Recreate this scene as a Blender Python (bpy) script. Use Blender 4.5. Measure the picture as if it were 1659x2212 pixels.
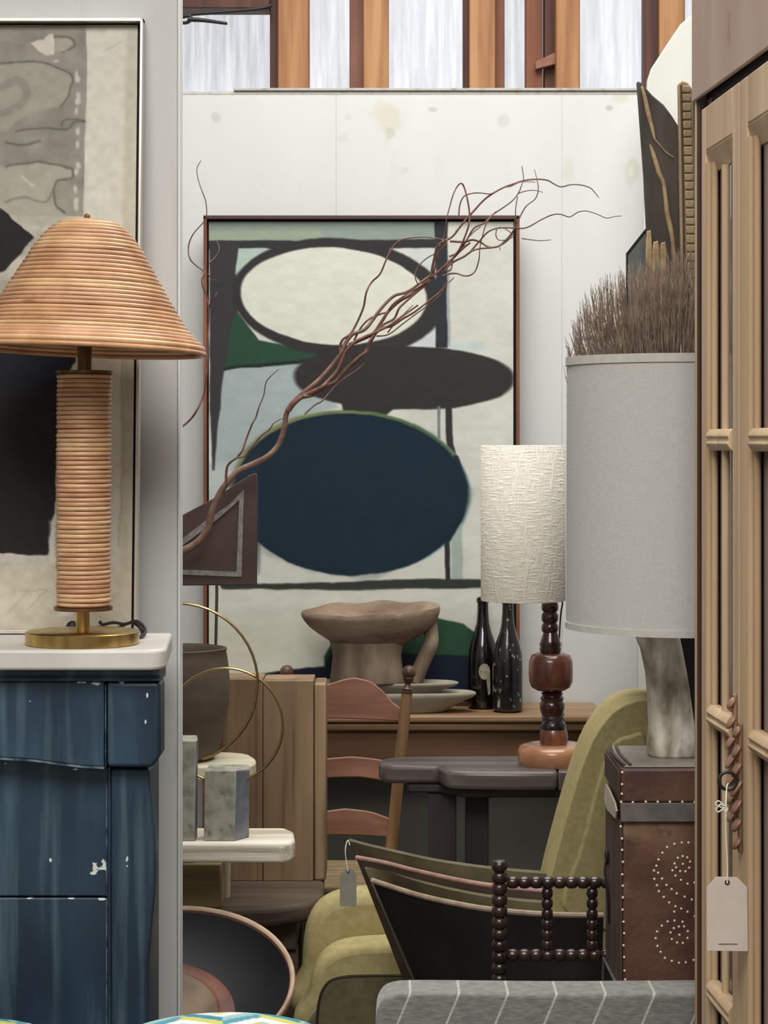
import bpy, bmesh, math, random
import numpy as np
from mathutils import Vector, Matrix, Quaternion

S = bpy.context.scene
C = S.collection
for o in list(bpy.data.objects):
    bpy.data.objects.remove(o)
random.seed(7)

# ------------------------------------------------------------------ camera
F = 4700.0            # focal length in pixels of the 1659 x 2212 frame (a phone's tele lens)
H = 1.6               # eye height
HY = 950.0            # pixel row of the horizon
cam_d = bpy.data.cameras.new('camera')
cam_d.sensor_fit = 'VERTICAL'
cam_d.sensor_height = 24.0
cam_d.lens = F / 2212 * 24.0
cam_d.shift_y = -(1106 - HY) / 2212
cam_d.clip_end = 60
cam = bpy.data.objects.new('camera', cam_d)
cam.location = (0, 0, H)
cam.rotation_euler = (math.radians(90), 0, 0)
C.objects.link(cam)
S.camera = cam

# ------------------------------------------------------------------ world and daylight
S.view_settings.view_transform = 'Standard'
S.view_settings.look = 'None'
S.view_settings.gamma = 1
S.view_settings.use_curve_mapping = False
S.view_settings.exposure = 0.0
w = bpy.data.worlds.new('overcast_sky')
S.world = w
w.use_nodes = True
w.node_tree.nodes['Background'].inputs[0].default_value = (0.86, 0.93, 1.0, 1)
w.node_tree.nodes['Background'].inputs[1].default_value = 0.9


def area(name, loc, size, power, rot=(0, 0, 0), color=(1, 0.98, 0.95)):
    l = bpy.data.lights.new(name, 'AREA')
    l.shape = 'RECTANGLE'
    l.size, l.size_y = size
    l.energy = power
    l.color = color
    o = bpy.data.objects.new(name, l)
    o.location = loc
    o.rotation_euler = rot
    C.objects.link(o)
    return o


area('rooflight_near', (-0.3, 0.1, 4.4), (2.8, 3.2), 290)
area('rooflight_far', (0.2, 5.2, 4.4), (2.8, 2.2), 140)
area('front_fill', (0.0, -2.9, 2.9), (4.5, 1.6), 12, (math.radians(90), 0, 0), (0.95, 0.98, 1.0))  # unseen fill light behind the camera, added to brighten front faces

# ------------------------------------------------------------------ colour and material helpers


def lin(c):
    out = []
    for v in c[:3]:
        v = v / 255.0
        out.append(v / 12.92 if v <= 0.04045 else ((v + 0.055) / 1.055) ** 2.4)
    return tuple(out) + (1.0,)


def linv(a):
    a = np.asarray(a, float) / 255.0
    return np.where(a <= 0.04045, a / 12.92, ((a + 0.055) / 1.055) ** 2.4)


def mat(name, c1, c2=None, c3=None, scale=6.0, stretch=(1, 1, 1), rough=0.6, metal=0.0, bump=0.0, bscale=None,
        bstretch=None, detail=6, attr=None, ior=None, coat=0.0, lo=0.35, hi=0.65, rnd=None, rough_var=0.0,
        streak=None, spots=None, sheen=0.0, trans=0.0, alpha=1.0, emis=None, estr=0.0, extra=None):
    """procedural material; colours are sRGB 0-255. extra(nt, color_socket) may return a new colour socket."""
    m = bpy.data.materials.new(name)
    m.use_nodes = True
    nt = m.node_tree
    N, L = nt.nodes, nt.links
    b = N['Principled BSDF']
    b.inputs['Roughness'].default_value = rough
    b.inputs['Metallic'].default_value = metal
    if coat:
        b.inputs['Coat Weight'].default_value = coat
        b.inputs['Coat Roughness'].default_value = 0.15
    if sheen:
        b.inputs['Sheen Weight'].default_value = sheen
    if trans:
        b.inputs['Transmission Weight'].default_value = trans
    if alpha < 1:
        b.inputs['Alpha'].default_value = alpha
    if ior:
        b.inputs['IOR'].default_value = ior
    tc = N.new('ShaderNodeTexCoord')

    def noise(sc, st, det=detail, dist=0.0):
        mp = N.new('ShaderNodeMapping')
        mp.inputs['Scale'].default_value = st
        L.new(tc.outputs['Object'], mp.inputs['Vector'])
        n = N.new('ShaderNodeTexNoise')
        n.inputs['Scale'].default_value = sc
        n.inputs['Detail'].default_value = det
        n.inputs['Distortion'].default_value = dist
        L.new(mp.outputs[0], n.inputs['Vector'])
        return n

    col = None
    if attr:
        a = N.new('ShaderNodeAttribute')
        a.attribute_name = attr
        col = a.outputs['Color']
    elif c2 is None:
        b.inputs['Base Color'].default_value = lin(c1)
    if c2 is not None and not attr:
        n = noise(scale, stretch)
        r = N.new('ShaderNodeValToRGB')
        r.color_ramp.elements[0].position = lo
        r.color_ramp.elements[0].color = lin(c1)
        r.color_ramp.elements[1].position = hi
        r.color_ramp.elements[1].color = lin(c2)
        if c3 is not None:
            e = r.color_ramp.elements.new((lo + hi) / 2)
            e.color = lin(c3)
        L.new(n.outputs['Fac'], r.inputs['Fac'])
        col = r.outputs['Color']
    if rnd:
        oi = N.new('ShaderNodeObjectInfo')
        r = N.new('ShaderNodeValToRGB')
        els = r.color_ramp.elements
        for i, c in enumerate(rnd):
            if i == 0:
                e = els[0]
                e.position = 0
            elif i == len(rnd) - 1:
                e = els[1] if len(els) == 2 else els[-1]
                e.position = 1
            else:
                e = els.new(i / (len(rnd) - 1))
            e.color = lin(c)
        L.new(oi.outputs['Random'], r.inputs['Fac'])
        mx = N.new('ShaderNodeMixRGB')
        mx.blend_type = 'MULTIPLY'
        mx.inputs['Fac'].default_value = 1
        if col is None:
            mx.inputs['Color1'].default_value = lin(c1)
        else:
            L.new(col, mx.inputs['Color1'])
        L.new(r.outputs['Color'], mx.inputs['Color2'])
        col = mx.outputs['Color']

    def over(col, fac, c):
        mx = N.new('ShaderNodeMixRGB')
        L.new(fac, mx.inputs['Fac'])
        if col is None:
            mx.inputs['Color1'].default_value = lin(c1)
        else:
            L.new(col, mx.inputs['Color1'])
        mx.inputs['Color2'].default_value = lin(c)
        return mx.outputs['Color']

    for ov in ([streak] if streak else []) + (spots or []):
        # (colour, scale, stretch, lo, hi[, strength])
        n = noise(ov[1], ov[2])
        mr = N.new('ShaderNodeMapRange')
        mr.inputs['From Min'].default_value = ov[3]
        mr.inputs['From Max'].default_value = ov[4]
        mr.inputs['To Max'].default_value = ov[5] if len(ov) > 5 else 1.0
        L.new(n.outputs['Fac'], mr.inputs['Value'])
        col = over(col, mr.outputs[0], ov[0])
    if extra:
        col = extra(nt, tc, col)
    if col is not None:
        L.new(col, b.inputs['Base Color'])
    if rough_var:
        n = noise(scale * 2, stretch)
        mr = N.new('ShaderNodeMapRange')
        mr.inputs['To Min'].default_value = max(0, rough - rough_var)
        mr.inputs['To Max'].default_value = min(1, rough + rough_var)
        L.new(n.outputs['Fac'], mr.inputs['Value'])
        L.new(mr.outputs[0], b.inputs['Roughness'])
    if bump:
        n = noise(bscale or scale * 3, bstretch or stretch)
        bp = N.new('ShaderNodeBump')
        bp.inputs['Strength'].default_value = min(1.0, bump)
        bp.inputs['Distance'].default_value = 0.003
        L.new(n.outputs['Fac'], bp.inputs['Height'])
        L.new(bp.outputs[0], b.inputs['Normal'])
    if emis:
        b.inputs['Emission Color'].default_value = lin(emis)
        b.inputs['Emission Strength'].default_value = estr
    return m


def wood(name, c1, c2, axis='z', scale=22.0, rough=0.55, c3=None, bump=0.25, k=0.06, **kw):
    st = {'x': (k, 1, 1), 'y': (1, k, 1), 'z': (1, 1, k)}[axis]
    return mat(name, c1, c2, c3, scale=scale, stretch=st, rough=rough, bump=bump, bscale=scale * 2.2, **kw)


def linen(name, c1, c2, scale=260.0, bump=0.5, k=0.12, rough=0.95, slub=None):
    """woven cloth: two crossed stretched noises"""
    def ex(nt, tc, col):
        N, L = nt.nodes, nt.links
        outs = []
        for st in ((1, 1, k), (k, k, 1)):
            mp = N.new('ShaderNodeMapping')
            mp.inputs['Scale'].default_value = st
            L.new(tc.outputs['Object'], mp.inputs['Vector'])
            n = N.new('ShaderNodeTexNoise')
            n.inputs['Scale'].default_value = scale
            n.inputs['Detail'].default_value = 3
            L.new(mp.outputs[0], n.inputs['Vector'])
            outs.append(n.outputs['Fac'])
        mm = N.new('ShaderNodeMath')
        mm.operation = 'MAXIMUM' if slub else 'ADD'
        L.new(outs[0], mm.inputs[0])
        L.new(outs[1], mm.inputs[1])
        mr = N.new('ShaderNodeMapRange')
        mr.inputs['From Min'].default_value = 0.45 if slub else 0.8
        mr.inputs['From Max'].default_value = 0.72 if slub else 1.2
        L.new(mm.outputs[0], mr.inputs['Value'])
        mx = N.new('ShaderNodeMixRGB')
        mx.inputs['Color1'].default_value = lin(c1)
        mx.inputs['Color2'].default_value = lin(c2)
        L.new(mr.outputs[0], mx.inputs['Fac'])
        bp = N.new('ShaderNodeBump')
        bp.inputs['Strength'].default_value = bump
        bp.inputs['Distance'].default_value = 0.003
        L.new(mr.outputs[0], bp.inputs['Height'])
        L.new(bp.outputs[0], N['Principled BSDF'].inputs['Normal'])
        return mx.outputs['Color']
    return mat(name, c1, rough=rough, extra=ex)


# ------------------------------------------------------------------ geometry helpers


def X(px, d):
    return (px - 829.5) / F * d


def Z(py, d):
    return H - (py - HY) / F * d


def P(px, py, d):
    """a point at depth d seen at photograph pixel px, py"""
    return Vector((X(px, d), d, Z(py, d)))


def PP(pts, d):
    return [(X(a, d), Z(b, d)) for a, b in pts]


class MB:
    def __init__(s):
        s.v, s.f, s.c = [], [], None

    def add(s, vs, fs):
        n = len(s.v)
        s.v += [tuple(v) for v in vs]
        s.f += [tuple(i + n for i in f) for f in fs]
        return s

    def box(s, x0, x1, y0, y1, z0, z1, M=None):
        vs = [Vector((x, y, z)) for x in (x0, x1) for y in (y0, y1) for z in (z0, z1)]
        if M:
            vs = [M(v) if callable(M) else M @ v for v in vs]
        return s.add(vs, [(0, 1, 3, 2), (4, 6, 7, 5), (0, 4, 5, 1), (2, 3, 7, 6), (0, 2, 6, 4), (1, 5, 7, 3)])

    def prism(s, pts, a, b, axis='y', M=None):
        """polygon extruded a..b along an axis; pts are (x,z) for y, (x,y) for z, (y,z) for x"""
        def mk(p, t):
            v = {'y': (p[0], t, p[1]), 'z': (p[0], p[1], t), 'x': (t, p[0], p[1])}[axis]
            v = Vector(v)
            return (M(v) if callable(M) else M @ v) if M else v
        n = len(pts)
        vs = [mk(p, a) for p in pts] + [mk(p, b) for p in pts]
        fs = [tuple(range(n)), tuple(reversed(range(n, 2 * n)))]
        for i in range(n):
            j = (i + 1) % n
            fs.append((i, i + n, j + n, j))
        return s.add(vs, fs)

    def lathe(s, prof, c=(0, 0, 0), n=40, sx=1.0, sy=1.0, M=None, power=None, wob=None):
        """prof: (r, z) list; closed at ends when r is 0"""
        vs, fs = [], []
        rings = []
        for k, (r, z) in enumerate(prof):
            ring = []
            if r <= 1e-6:
                ring = [len(vs)]
                vs.append(Vector((c[0], c[1], c[2] + z)))
            else:
                for i in range(n):
                    a = 2 * math.pi * i / n
                    ca, sa = math.cos(a), math.sin(a)
                    if power:
                        q = (abs(ca) ** power + abs(sa) ** power) ** (-1 / power)
                        ca, sa = ca * q, sa * q
                    rr = r * (1 + (wob(a, k) if wob else 0))
                    ring.append(len(vs))
                    vs.append(Vector((c[0] + rr * ca * sx, c[1] + rr * sa * sy, c[2] + z)))
            rings.append(ring)
        for A, B in zip(rings, rings[1:]):
            if len(A) == 1 and len(B) == 1:
                continue
            for i in range(n):
                j = (i + 1) % n
                if len(A) == 1:
                    fs.append((A[0], B[j], B[i]))
                elif len(B) == 1:
                    fs.append((A[i], A[j], B[0]))
                else:
                    fs.append((A[i], A[j], B[j], B[i]))
        if M:
            vs = [M @ v for v in vs]
        return s.add(vs, fs)

    def tube(s, pts, r, n=8, smooth=0, cap=True):
        pts = [Vector(p) for p in pts]
        rs = list(r) if hasattr(r, '__len__') else [r] * len(pts)
        if smooth:
            pts, rs = spline(pts, rs, smooth)
        t0 = (pts[1] - pts[0]).normalized()
        up = Vector((0, 0, 1)) if abs(t0.z) < 0.9 else Vector((0, 1, 0))
        nrm = (up - t0 * up.dot(t0)).normalized()
        vs, fs = [], []
        m = len(pts)
        for k in range(m):
            t = (pts[min(k + 1, m - 1)] - pts[max(k - 1, 0)])
            t = t.normalized() if t.length > 1e-9 else t0
            nrm = (nrm - t * nrm.dot(t))
            nrm = nrm.normalized() if nrm.length > 1e-6 else t.orthogonal().normalized()
            bi = t.cross(nrm)
            for i in range(n):
                a = 2 * math.pi * i / n
                vs.append(pts[k] + (nrm * math.cos(a) + bi * math.sin(a)) * rs[k])
        for k in range(m - 1):
            for i in range(n):
                j = (i + 1) % n
                fs.append((k * n + i, k * n + j, (k + 1) * n + j, (k + 1) * n + i))
        if cap:
            fs.append(tuple(reversed(range(n))))
            fs.append(tuple(range((m - 1) * n, m * n)))
        return s.add(vs, fs)

    def torus(s, c, R, r, n=48, m=6, M=None):
        vs, fs = [], []
        for i in range(n):
            a = 2 * math.pi * i / n
            for j in range(m):
                b = 2 * math.pi * j / m
                v = Vector(((R + r * math.cos(b)) * math.cos(a), (R + r * math.cos(b)) * math.sin(a), r * math.sin(b)))
                vs.append((M @ v if M else v) + Vector(c))
        for i in range(n):
            for j in range(m):
                i2, j2 = (i + 1) % n, (j + 1) % m
                fs.append((i * m + j, i2 * m + j, i2 * m + j2, i * m + j2))
        return s.add(vs, fs)

    def ball(s, c, r, n=14, m=9, sx=1, sy=1, sz=1, M=None):
        vs = [Vector((0, 0, -1))]
        for k in range(1, m):
            t = -math.pi / 2 + math.pi * k / m
            for i in range(n):
                a = 2 * math.pi * i / n
                vs.append(Vector((math.cos(t) * math.cos(a), math.cos(t) * math.sin(a), math.sin(t))))
        vs.append(Vector((0, 0, 1)))
        vs = [Vector((v.x * r * sx, v.y * r * sy, v.z * r * sz)) for v in vs]
        if M:
            vs = [M @ v for v in vs]
        vs = [v + Vector(c) for v in vs]
        fs = [(0, 1 + (i + 1) % n, 1 + i) for i in range(n)]
        for k in range(m - 2):
            for i in range(n):
                j = (i + 1) % n
                fs.append((1 + k * n + i, 1 + k * n + j, 1 + (k + 1) * n + j, 1 + (k + 1) * n + i))
        b = 1 + (m - 2) * n
        fs += [(b + i, b + (i + 1) % n, len(vs) - 1) for i in range(n)]
        return s.add(vs, fs)

    def build(s, name, m, parent=None, bevel=0.0, seg=2, smooth=True, cols=None, sub=0, angle=38):
        me = bpy.data.meshes.new(name)
        off = Vector((0, 0, 0))
        p = parent
        while p is not None:
            off += p.location
            p = p.parent
        me.from_pydata([tuple(Vector(v) - off) for v in s.v], [], s.f)
        me.update()
        bm = bmesh.new()
        bm.from_mesh(me)
        bmesh.ops.recalc_face_normals(bm, faces=bm.faces)
        bm.to_mesh(me)
        bm.free()
        if smooth:
            me.polygons.foreach_set('use_smooth', [True] * len(me.polygons))
            me.set_sharp_from_angle(angle=math.radians(angle))
        if cols is not None:
            ca = me.color_attributes.new('Col', 'FLOAT_COLOR', 'POINT')
            a = np.ones((len(s.v), 4), dtype=np.float32)
            a[:, :3] = cols
            ca.data.foreach_set('color', a.ravel())
        me.materials.append(m)
        o = bpy.data.objects.new(name, me)
        C.objects.link(o)
        if parent is not None:
            o.parent = parent
        if bevel:
            bv = o.modifiers.new('bevel', 'BEVEL')
            bv.width = bevel
            bv.segments = seg
            bv.limit_method = 'ANGLE'
            bv.angle_limit = math.radians(35)
        if sub:
            sb = o.modifiers.new('sub', 'SUBSURF')
            sb.levels = sb.render_levels = sub
        return o


def spline(pts, rs, k):
    out, ro = [], []
    n = len(pts)
    for i in range(n - 1):
        p0, p1, p2, p3 = pts[max(i - 1, 0)], pts[i], pts[i + 1], pts[min(i + 2, n - 1)]
        for j in range(k):
            t = j / k
            out.append(0.5 * ((2 * p1) + (p2 - p0) * t + (2 * p0 - 5 * p1 + 4 * p2 - p3) * t * t + (3 * p1 - p0 - 3 * p2 + p3) * t ** 3))
            ro.append(rs[i] + (rs[i + 1] - rs[i]) * t)
    out.append(pts[-1])
    ro.append(rs[-1])
    return out, ro


def thing(name, label, cat, loc, group=None):
    o = bpy.data.objects.new(name, None)
    o.empty_display_size = 0.05
    o.location = loc
    C.objects.link(o)
    o['label'] = label
    o['category'] = cat
    if group:
        o['group'] = group
    return o


def tag(o, label, cat, group=None):
    o['label'] = label
    o['category'] = cat
    if group:
        o['group'] = group
    return o


def struct(o):
    o['kind'] = 'structure'
    return o


def smooth_poly(pts, k=4, closed=True):
    """rounded outline through 2-D points"""
    n = len(pts)
    out = []
    for i in range(n if closed else n - 1):
        p = [Vector(pts[(i + q) % n] if closed else pts[min(max(i + q, 0), n - 1)]) for q in (-1, 0, 1, 2)]
        for j in range(k):
            t = j / k
            v = 0.5 * ((2 * p[1]) + (p[2] - p[0]) * t + (2 * p[0] - 5 * p[1] + 4 * p[2] - p[3]) * t * t + (3 * p[1] - p[0] - 3 * p[2] + p[3]) * t ** 3)
            out.append((v.x, v.y))
    if not closed:
        out.append(tuple(pts[-1]))
    return out


# numpy value noise for the painted surfaces
_rng = np.random.RandomState(3)
_tab = _rng.rand(256, 256)


def vnoise(x, y):
    xi, yi = np.floor(x).astype(int), np.floor(y).astype(int)
    fx, fy = x - xi, y - yi
    fx, fy = fx * fx * (3 - 2 * fx), fy * fy * (3 - 2 * fy)
    g = lambda a, b: _tab[a % 256, b % 256]
    return (g(xi, yi) * (1 - fx) + g(xi + 1, yi) * fx) * (1 - fy) + (g(xi, yi + 1) * (1 - fx) + g(xi + 1, yi + 1) * fx) * fy


def fbm(x, y, o=4):
    s, a, t = 0, 1.0, 0
    for k in range(o):
        s = s + a * vnoise(x * 2 ** k + 17 * k, y * 2 ** k + 31 * k)
        t += a
        a *= 0.5
    return s / t


def sdpoly(px, py, pts):
    """signed distance (negative inside) to a polygon, arrays of points"""
    pts = np.asarray(pts, float)
    d = np.full(px.shape, 1e18)
    ins = np.zeros(px.shape, bool)
    n = len(pts)
    for i in range(n):
        ax, ay = pts[i]
        bx, by = pts[(i + 1) % n]
        ex, ey = bx - ax, by - ay
        wx, wy = px - ax, py - ay
        t = np.clip((wx * ex + wy * ey) / (ex * ex + ey * ey + 1e-12), 0, 1)
        d = np.minimum(d, (wx - ex * t) ** 2 + (wy - ey * t) ** 2)
        c = ((ay <= py) != (by <= py)) & (px < ex * (py - ay) / (ey if abs(ey) > 1e-9 else 1e-9) + ax)
        ins ^= c
    d = np.sqrt(d)
    return np.where(ins, -d, d)


def sdline(px, py, pts):
    d = np.full(px.shape, 1e18)
    for (ax, ay), (bx, by) in zip(pts, pts[1:]):
        ex, ey = bx - ax, by - ay
        wx, wy = px - ax, py - ay
        t = np.clip((wx * ex + wy * ey) / (ex * ex + ey * ey + 1e-12), 0, 1)
        d = np.minimum(d, (wx - ex * t) ** 2 + (wy - ey * t) ** 2)
    return np.sqrt(d)


def sdell(px, py, cx, cy, rx, ry, rot=0.0, p=2.0):
    a = math.radians(rot)
    dx, dy = px - cx, py - cy
    u, v = dx * math.cos(a) + dy * math.sin(a), -dx * math.sin(a) + dy * math.cos(a)
    q = (np.abs(u / rx) ** p + np.abs(v / ry) ** p) ** (1 / p)
    return (q - 1) * min(rx, ry)


class Paint:
    """a flat picture computed on a grid of points and stored as point colours"""
    def __init__(s, x0, x1, y0, y1, nx, ny):
        s.nx, s.ny = nx, ny
        s.gx, s.gy = np.meshgrid(np.linspace(x0, x1, nx), np.linspace(y0, y1, ny))
        s.col = np.zeros(s.gx.shape + (3,))
        s.wx = s.gx + 5 * (fbm(s.gx / 40, s.gy / 40) - 0.5)
        s.wy = s.gy + 5 * (fbm(s.gx / 40 + 50, s.gy / 40) - 0.5)

    def fill(s, c):
        s.col[:] = c

    def put(s, sd, c, soft=1.5, op=1.0):
        a = np.clip(0.5 - sd / (2 * soft), 0, 1)[..., None] * op
        s.col = s.col * (1 - a) + np.asarray(c, float) * a

    def mesh(s, place, name, m, parent):
        mb = MB()
        nx, ny = s.nx, s.ny
        mb.v = [place(a, b) for a, b in zip(s.gx.ravel(), s.gy.ravel())]
        mb.f = [(j * nx + i, j * nx + i + 1, (j + 1) * nx + i + 1, (j + 1) * nx + i) for j in range(ny - 1) for i in range(nx - 1)]
        return mb.build(name, m, parent, cols=linv(np.clip(s.col, 0, 255)).reshape(-1, 3), smooth=False)



# ------------------------------------------------------------------ materials
def wall_marks(pts):
    """round filler patches and scuffs at fixed places on the painted boards: (x, z, rx, rz, colour, strength)"""
    def ex(nt, tc, col):
        N, L = nt.nodes, nt.links
        nz = N.new('ShaderNodeTexNoise')
        nz.inputs['Scale'].default_value = 14
        nz.inputs['Detail'].default_value = 5
        L.new(tc.outputs['Object'], nz.inputs['Vector'])
        for x, z, rx, rz, c, st in pts:
            mp = N.new('ShaderNodeMapping')
            mp.inputs['Location'].default_value = (-x / rx, 0, -z / rz)
            mp.inputs['Scale'].default_value = (1 / rx, 0, 1 / rz)
            L.new(tc.outputs['Object'], mp.inputs['Vector'])
            ln = N.new('ShaderNodeVectorMath')
            ln.operation = 'LENGTH'
            L.new(mp.outputs[0], ln.inputs[0])
            ad = N.new('ShaderNodeMath')
            ad.operation = 'MULTIPLY_ADD'
            ad.inputs[1].default_value = 2.6
            L.new(nz.outputs['Fac'], ad.inputs[0])
            L.new(ln.outputs['Value'], ad.inputs[2])
            mr = N.new('ShaderNodeMapRange')
            mr.inputs['From Min'].default_value = 2.5
            mr.inputs['From Max'].default_value = 1.9
            mr.inputs['To Max'].default_value = st
            L.new(ad.outputs[0], mr.inputs['Value'])
            mx = N.new('ShaderNodeMixRGB')
            L.new(mr.outputs[0], mx.inputs['Fac'])
            L.new(col, mx.inputs['Color1'])
            mx.inputs['Color2'].default_value = lin(c)
            col = mx.outputs['Color']
        return col
    return ex


DW = 7.15    # back partition
marks = []
for px, py, rx, ry, c, st in [(838, 262, 34, 46, (214, 211, 186), .9), (843, 290, 14, 14, (188, 186, 165), .6), (465, 252, 10, 10, (190, 190, 182), .8),
                              (935, 236, 9, 5, (190, 190, 186), .9), (1086, 262, 12, 12, (198, 200, 196), .7), (1318, 234, 9, 7, (175, 172, 160), .9),
                              (1335, 212, 18, 16, (212, 206, 185), .8), (1364, 372, 18, 26, (206, 205, 188), 1.0), (1362, 372, 9, 14, (228, 228, 220), 1.0),
                              (1228, 372, 12, 28, (214, 211, 192), .7), (742, 300, 14, 10, (206, 208, 204), .5), (875, 368, 9, 7, (205, 206, 202), .7), (752, 252, 7, 7, (205, 205, 200), .6)]:
    marks.append((X(px, DW), Z(py, DW), rx / F * DW, ry / F * DW, c, st * .7))
M_wall = mat('painted_board', (222, 224, 221), (228, 229, 226), scale=3, stretch=(1, 1, .4), rough=.65, bump=.08, bscale=40,
             streak=((214, 214, 208), 14, (1, 1, .25), .62, .8, .4), extra=wall_marks(marks))
M_wall2 = mat('painted_plaster', (214, 214, 211), (224, 225, 222), scale=5, stretch=(1, 1, .12), rough=.6, bump=.1, bscale=60,
              streak=((190, 186, 182), 30, (1, 1, .06), .62, .8, .5))
M_plain = mat('shop_wall', (150, 146, 140), (164, 160, 152), scale=2, rough=.8)
M_floor = mat('dark_concrete', (46, 42, 40), (64, 60, 56), scale=4, rough=.6, bump=.2)
M_ceil = mat('roof_lining', (190, 188, 184), rough=.8)
M_stud = wood('stud_timber', (146, 98, 62), (190, 144, 98), 'z', 26, .6, c3=(172, 122, 78), spots=[((96, 50, 34), 3.5, (2, 2, 1.1), .7, .76, .8)])
M_stud_d = wood('dark_and_shaded_timber', (66, 38, 30), (98, 60, 44), 'z', 26, .65)  # dark timber; its colour also stands for the shaded sides of lit studs

# ------------------------------------------------------------------ room shell
R = 3.6
struct(MB().box(-R, R, -3.2, 7.9, -.1, 0).build('floor', M_floor, smooth=False))
struct(MB().box(-R, R, -3.2, 7.9, 4.6, 4.7).build('ceiling', M_ceil, smooth=False))
struct(MB().box(-R - .1, -R, -3.2, 7.9, 0, 4.6).build('wall_left', M_plain, smooth=False))
struct(MB().box(R, R + .1, -3.2, 7.9, 0, 4.6).build('wall_right', M_plain, smooth=False))
struct(MB().box(-R, R, -3.3, -3.2, 0, 4.6).build('wall_front', M_plain, smooth=False))

wb = bpy.data.objects.new('wall_back', None)
C.objects.link(wb)
wb.location = (0, DW, 0)
struct(wb)
ztop = Z(205, DW)
xs = [-R, X(726, DW), X(1214, DW), R]
MB().box(-R, R, DW + .0302, DW + .034, 0, ztop - .001).build('backing', M_plain, wb, smooth=False)
for a, b in zip(xs, xs[1:]):
    # object origin at the world origin of the wall so that the marks fall where they are
    MB().box(a + .0003, b - .0003, DW, DW + .03, 0, ztop).build('panel', M_wall, wb, bevel=.0008)
# the panels share the wall's frame: shift the marks by keeping z absolute
MB().box(-R, R, DW + .002, DW + .05, ztop + .001, ztop + .012).build('top_batten', mat('batten', (205, 203, 196), (168, 160, 150), scale=40, lo=.5, hi=.8, rough=.7), wb, bevel=.002)
MB().box(X(505, DW), R, DW - .006, DW + .05, ztop + .013, ztop + .022).build('top_batten', mat('batten2', (196, 190, 182), (150, 138, 126), scale=30, lo=.5, hi=.8, rough=.7), wb, bevel=.002)

# studs above the partition
zs = ztop + .024


def stud(n, x0, x1, d0, d1, m, z0=None, z1=4.6):
    o = MB().box(x0, x1, d0, d1, zs if z0 is None else z0, z1).build('trim_%d' % n, m, None, bevel=.003)
    return struct(o)


D2 = 7.3
stud(1, X(600, D2), X(667, D2), D2, D2 + .12, M_stud)
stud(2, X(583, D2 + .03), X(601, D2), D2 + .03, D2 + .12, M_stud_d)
stud(3, X(785, D2), X(840, D2), D2, D2 + .12, M_stud)
stud(4, X(755, D2 + .05), X(787, D2 + .05), D2 + .05, D2 + .13, mat('old_stud', (112, 72, 56), (140, 98, 78), scale=20, stretch=(1, 1, .1), rough=.7))
stud(5, X(1014, D2), X(1070, D2), D2, D2 + .12, M_stud)
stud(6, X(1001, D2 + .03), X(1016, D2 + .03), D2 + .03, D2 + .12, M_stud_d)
stud(7, X(1068, D2 + .04), X(1090, D2 + .04), D2 + .04, D2 + .12, mat('mid_stud', (120, 74, 52), (142, 92, 64), scale=20, stretch=(1, 1, .1), rough=.7))
stud(8, X(1201, D2), X(1253, D2), D2, D2 + .12, M_stud)
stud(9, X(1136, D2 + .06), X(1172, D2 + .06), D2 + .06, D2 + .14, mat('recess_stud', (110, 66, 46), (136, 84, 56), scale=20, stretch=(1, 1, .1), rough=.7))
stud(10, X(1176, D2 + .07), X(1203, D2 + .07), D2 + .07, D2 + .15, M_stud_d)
stud(11, X(1424, D2), X(1480, D2), D2, D2 + .12, M_stud)
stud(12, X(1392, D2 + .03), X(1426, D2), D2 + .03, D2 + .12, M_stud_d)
# diagonal noggin between two studs
q = [P(1158, 130, D2), P(1204, 108, D2), P(1204, 134, D2), P(1158, 146, D2)]
struct(MB().prism([(v.x, v.z) for v in q], D2 + .03, D2 + .07).build('trim_13', mat('noggin', (156, 112, 92), (132, 90, 70), scale=18, rough=.7), None, bevel=.002))
struct(MB().box(-R, X(583, D2), D2 - .02, D2 + .1, Z(20, D2), 4.6).build('trim_14', M_stud_d, None, bevel=.003))
for px, py in ((768, 150), (1078, 130)):
    pass

# translucent roofing sheets behind the studs, lit by the sky outside
def sheet_mat():
    m = bpy.data.materials.new('translucent_sheet')
    m.use_nodes = True
    nt = m.node_tree
    N, L = nt.nodes, nt.links
    b = N['Principled BSDF']
    b.inputs['Roughness'].default_value = .35
    tc = N.new('ShaderNodeTexCoord')
    mp = N.new('ShaderNodeMapping')
    mp.inputs['Scale'].default_value = (26, 1, 1.6)
    L.new(tc.outputs['Object'], mp.inputs['Vector'])
    n = N.new('ShaderNodeTexNoise')
    n.inputs['Scale'].default_value = 1.6
    n.inputs['Detail'].default_value = 5
    n.inputs['Roughness'].default_value = .7
    L.new(mp.outputs[0], n.inputs['Vector'])
    r = N.new('ShaderNodeValToRGB')
    r.color_ramp.elements[0].position = .3
    r.color_ramp.elements[0].color = lin((190, 195, 202))
    r.color_ramp.elements[1].position = .72
    r.color_ramp.elements[1].color = lin((255, 255, 255))
    e = r.color_ramp.elements.new(.52)
    e.color = lin((222, 226, 231))
    L.new(n.outputs['Fac'], r.inputs['Fac'])
    b.inputs['Base Color'].default_value = lin((150, 155, 160))
    L.new(r.outputs['Color'], b.inputs['Emission Color'])
    b.inputs['Emission Strength'].default_value = .86
    return m


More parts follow.
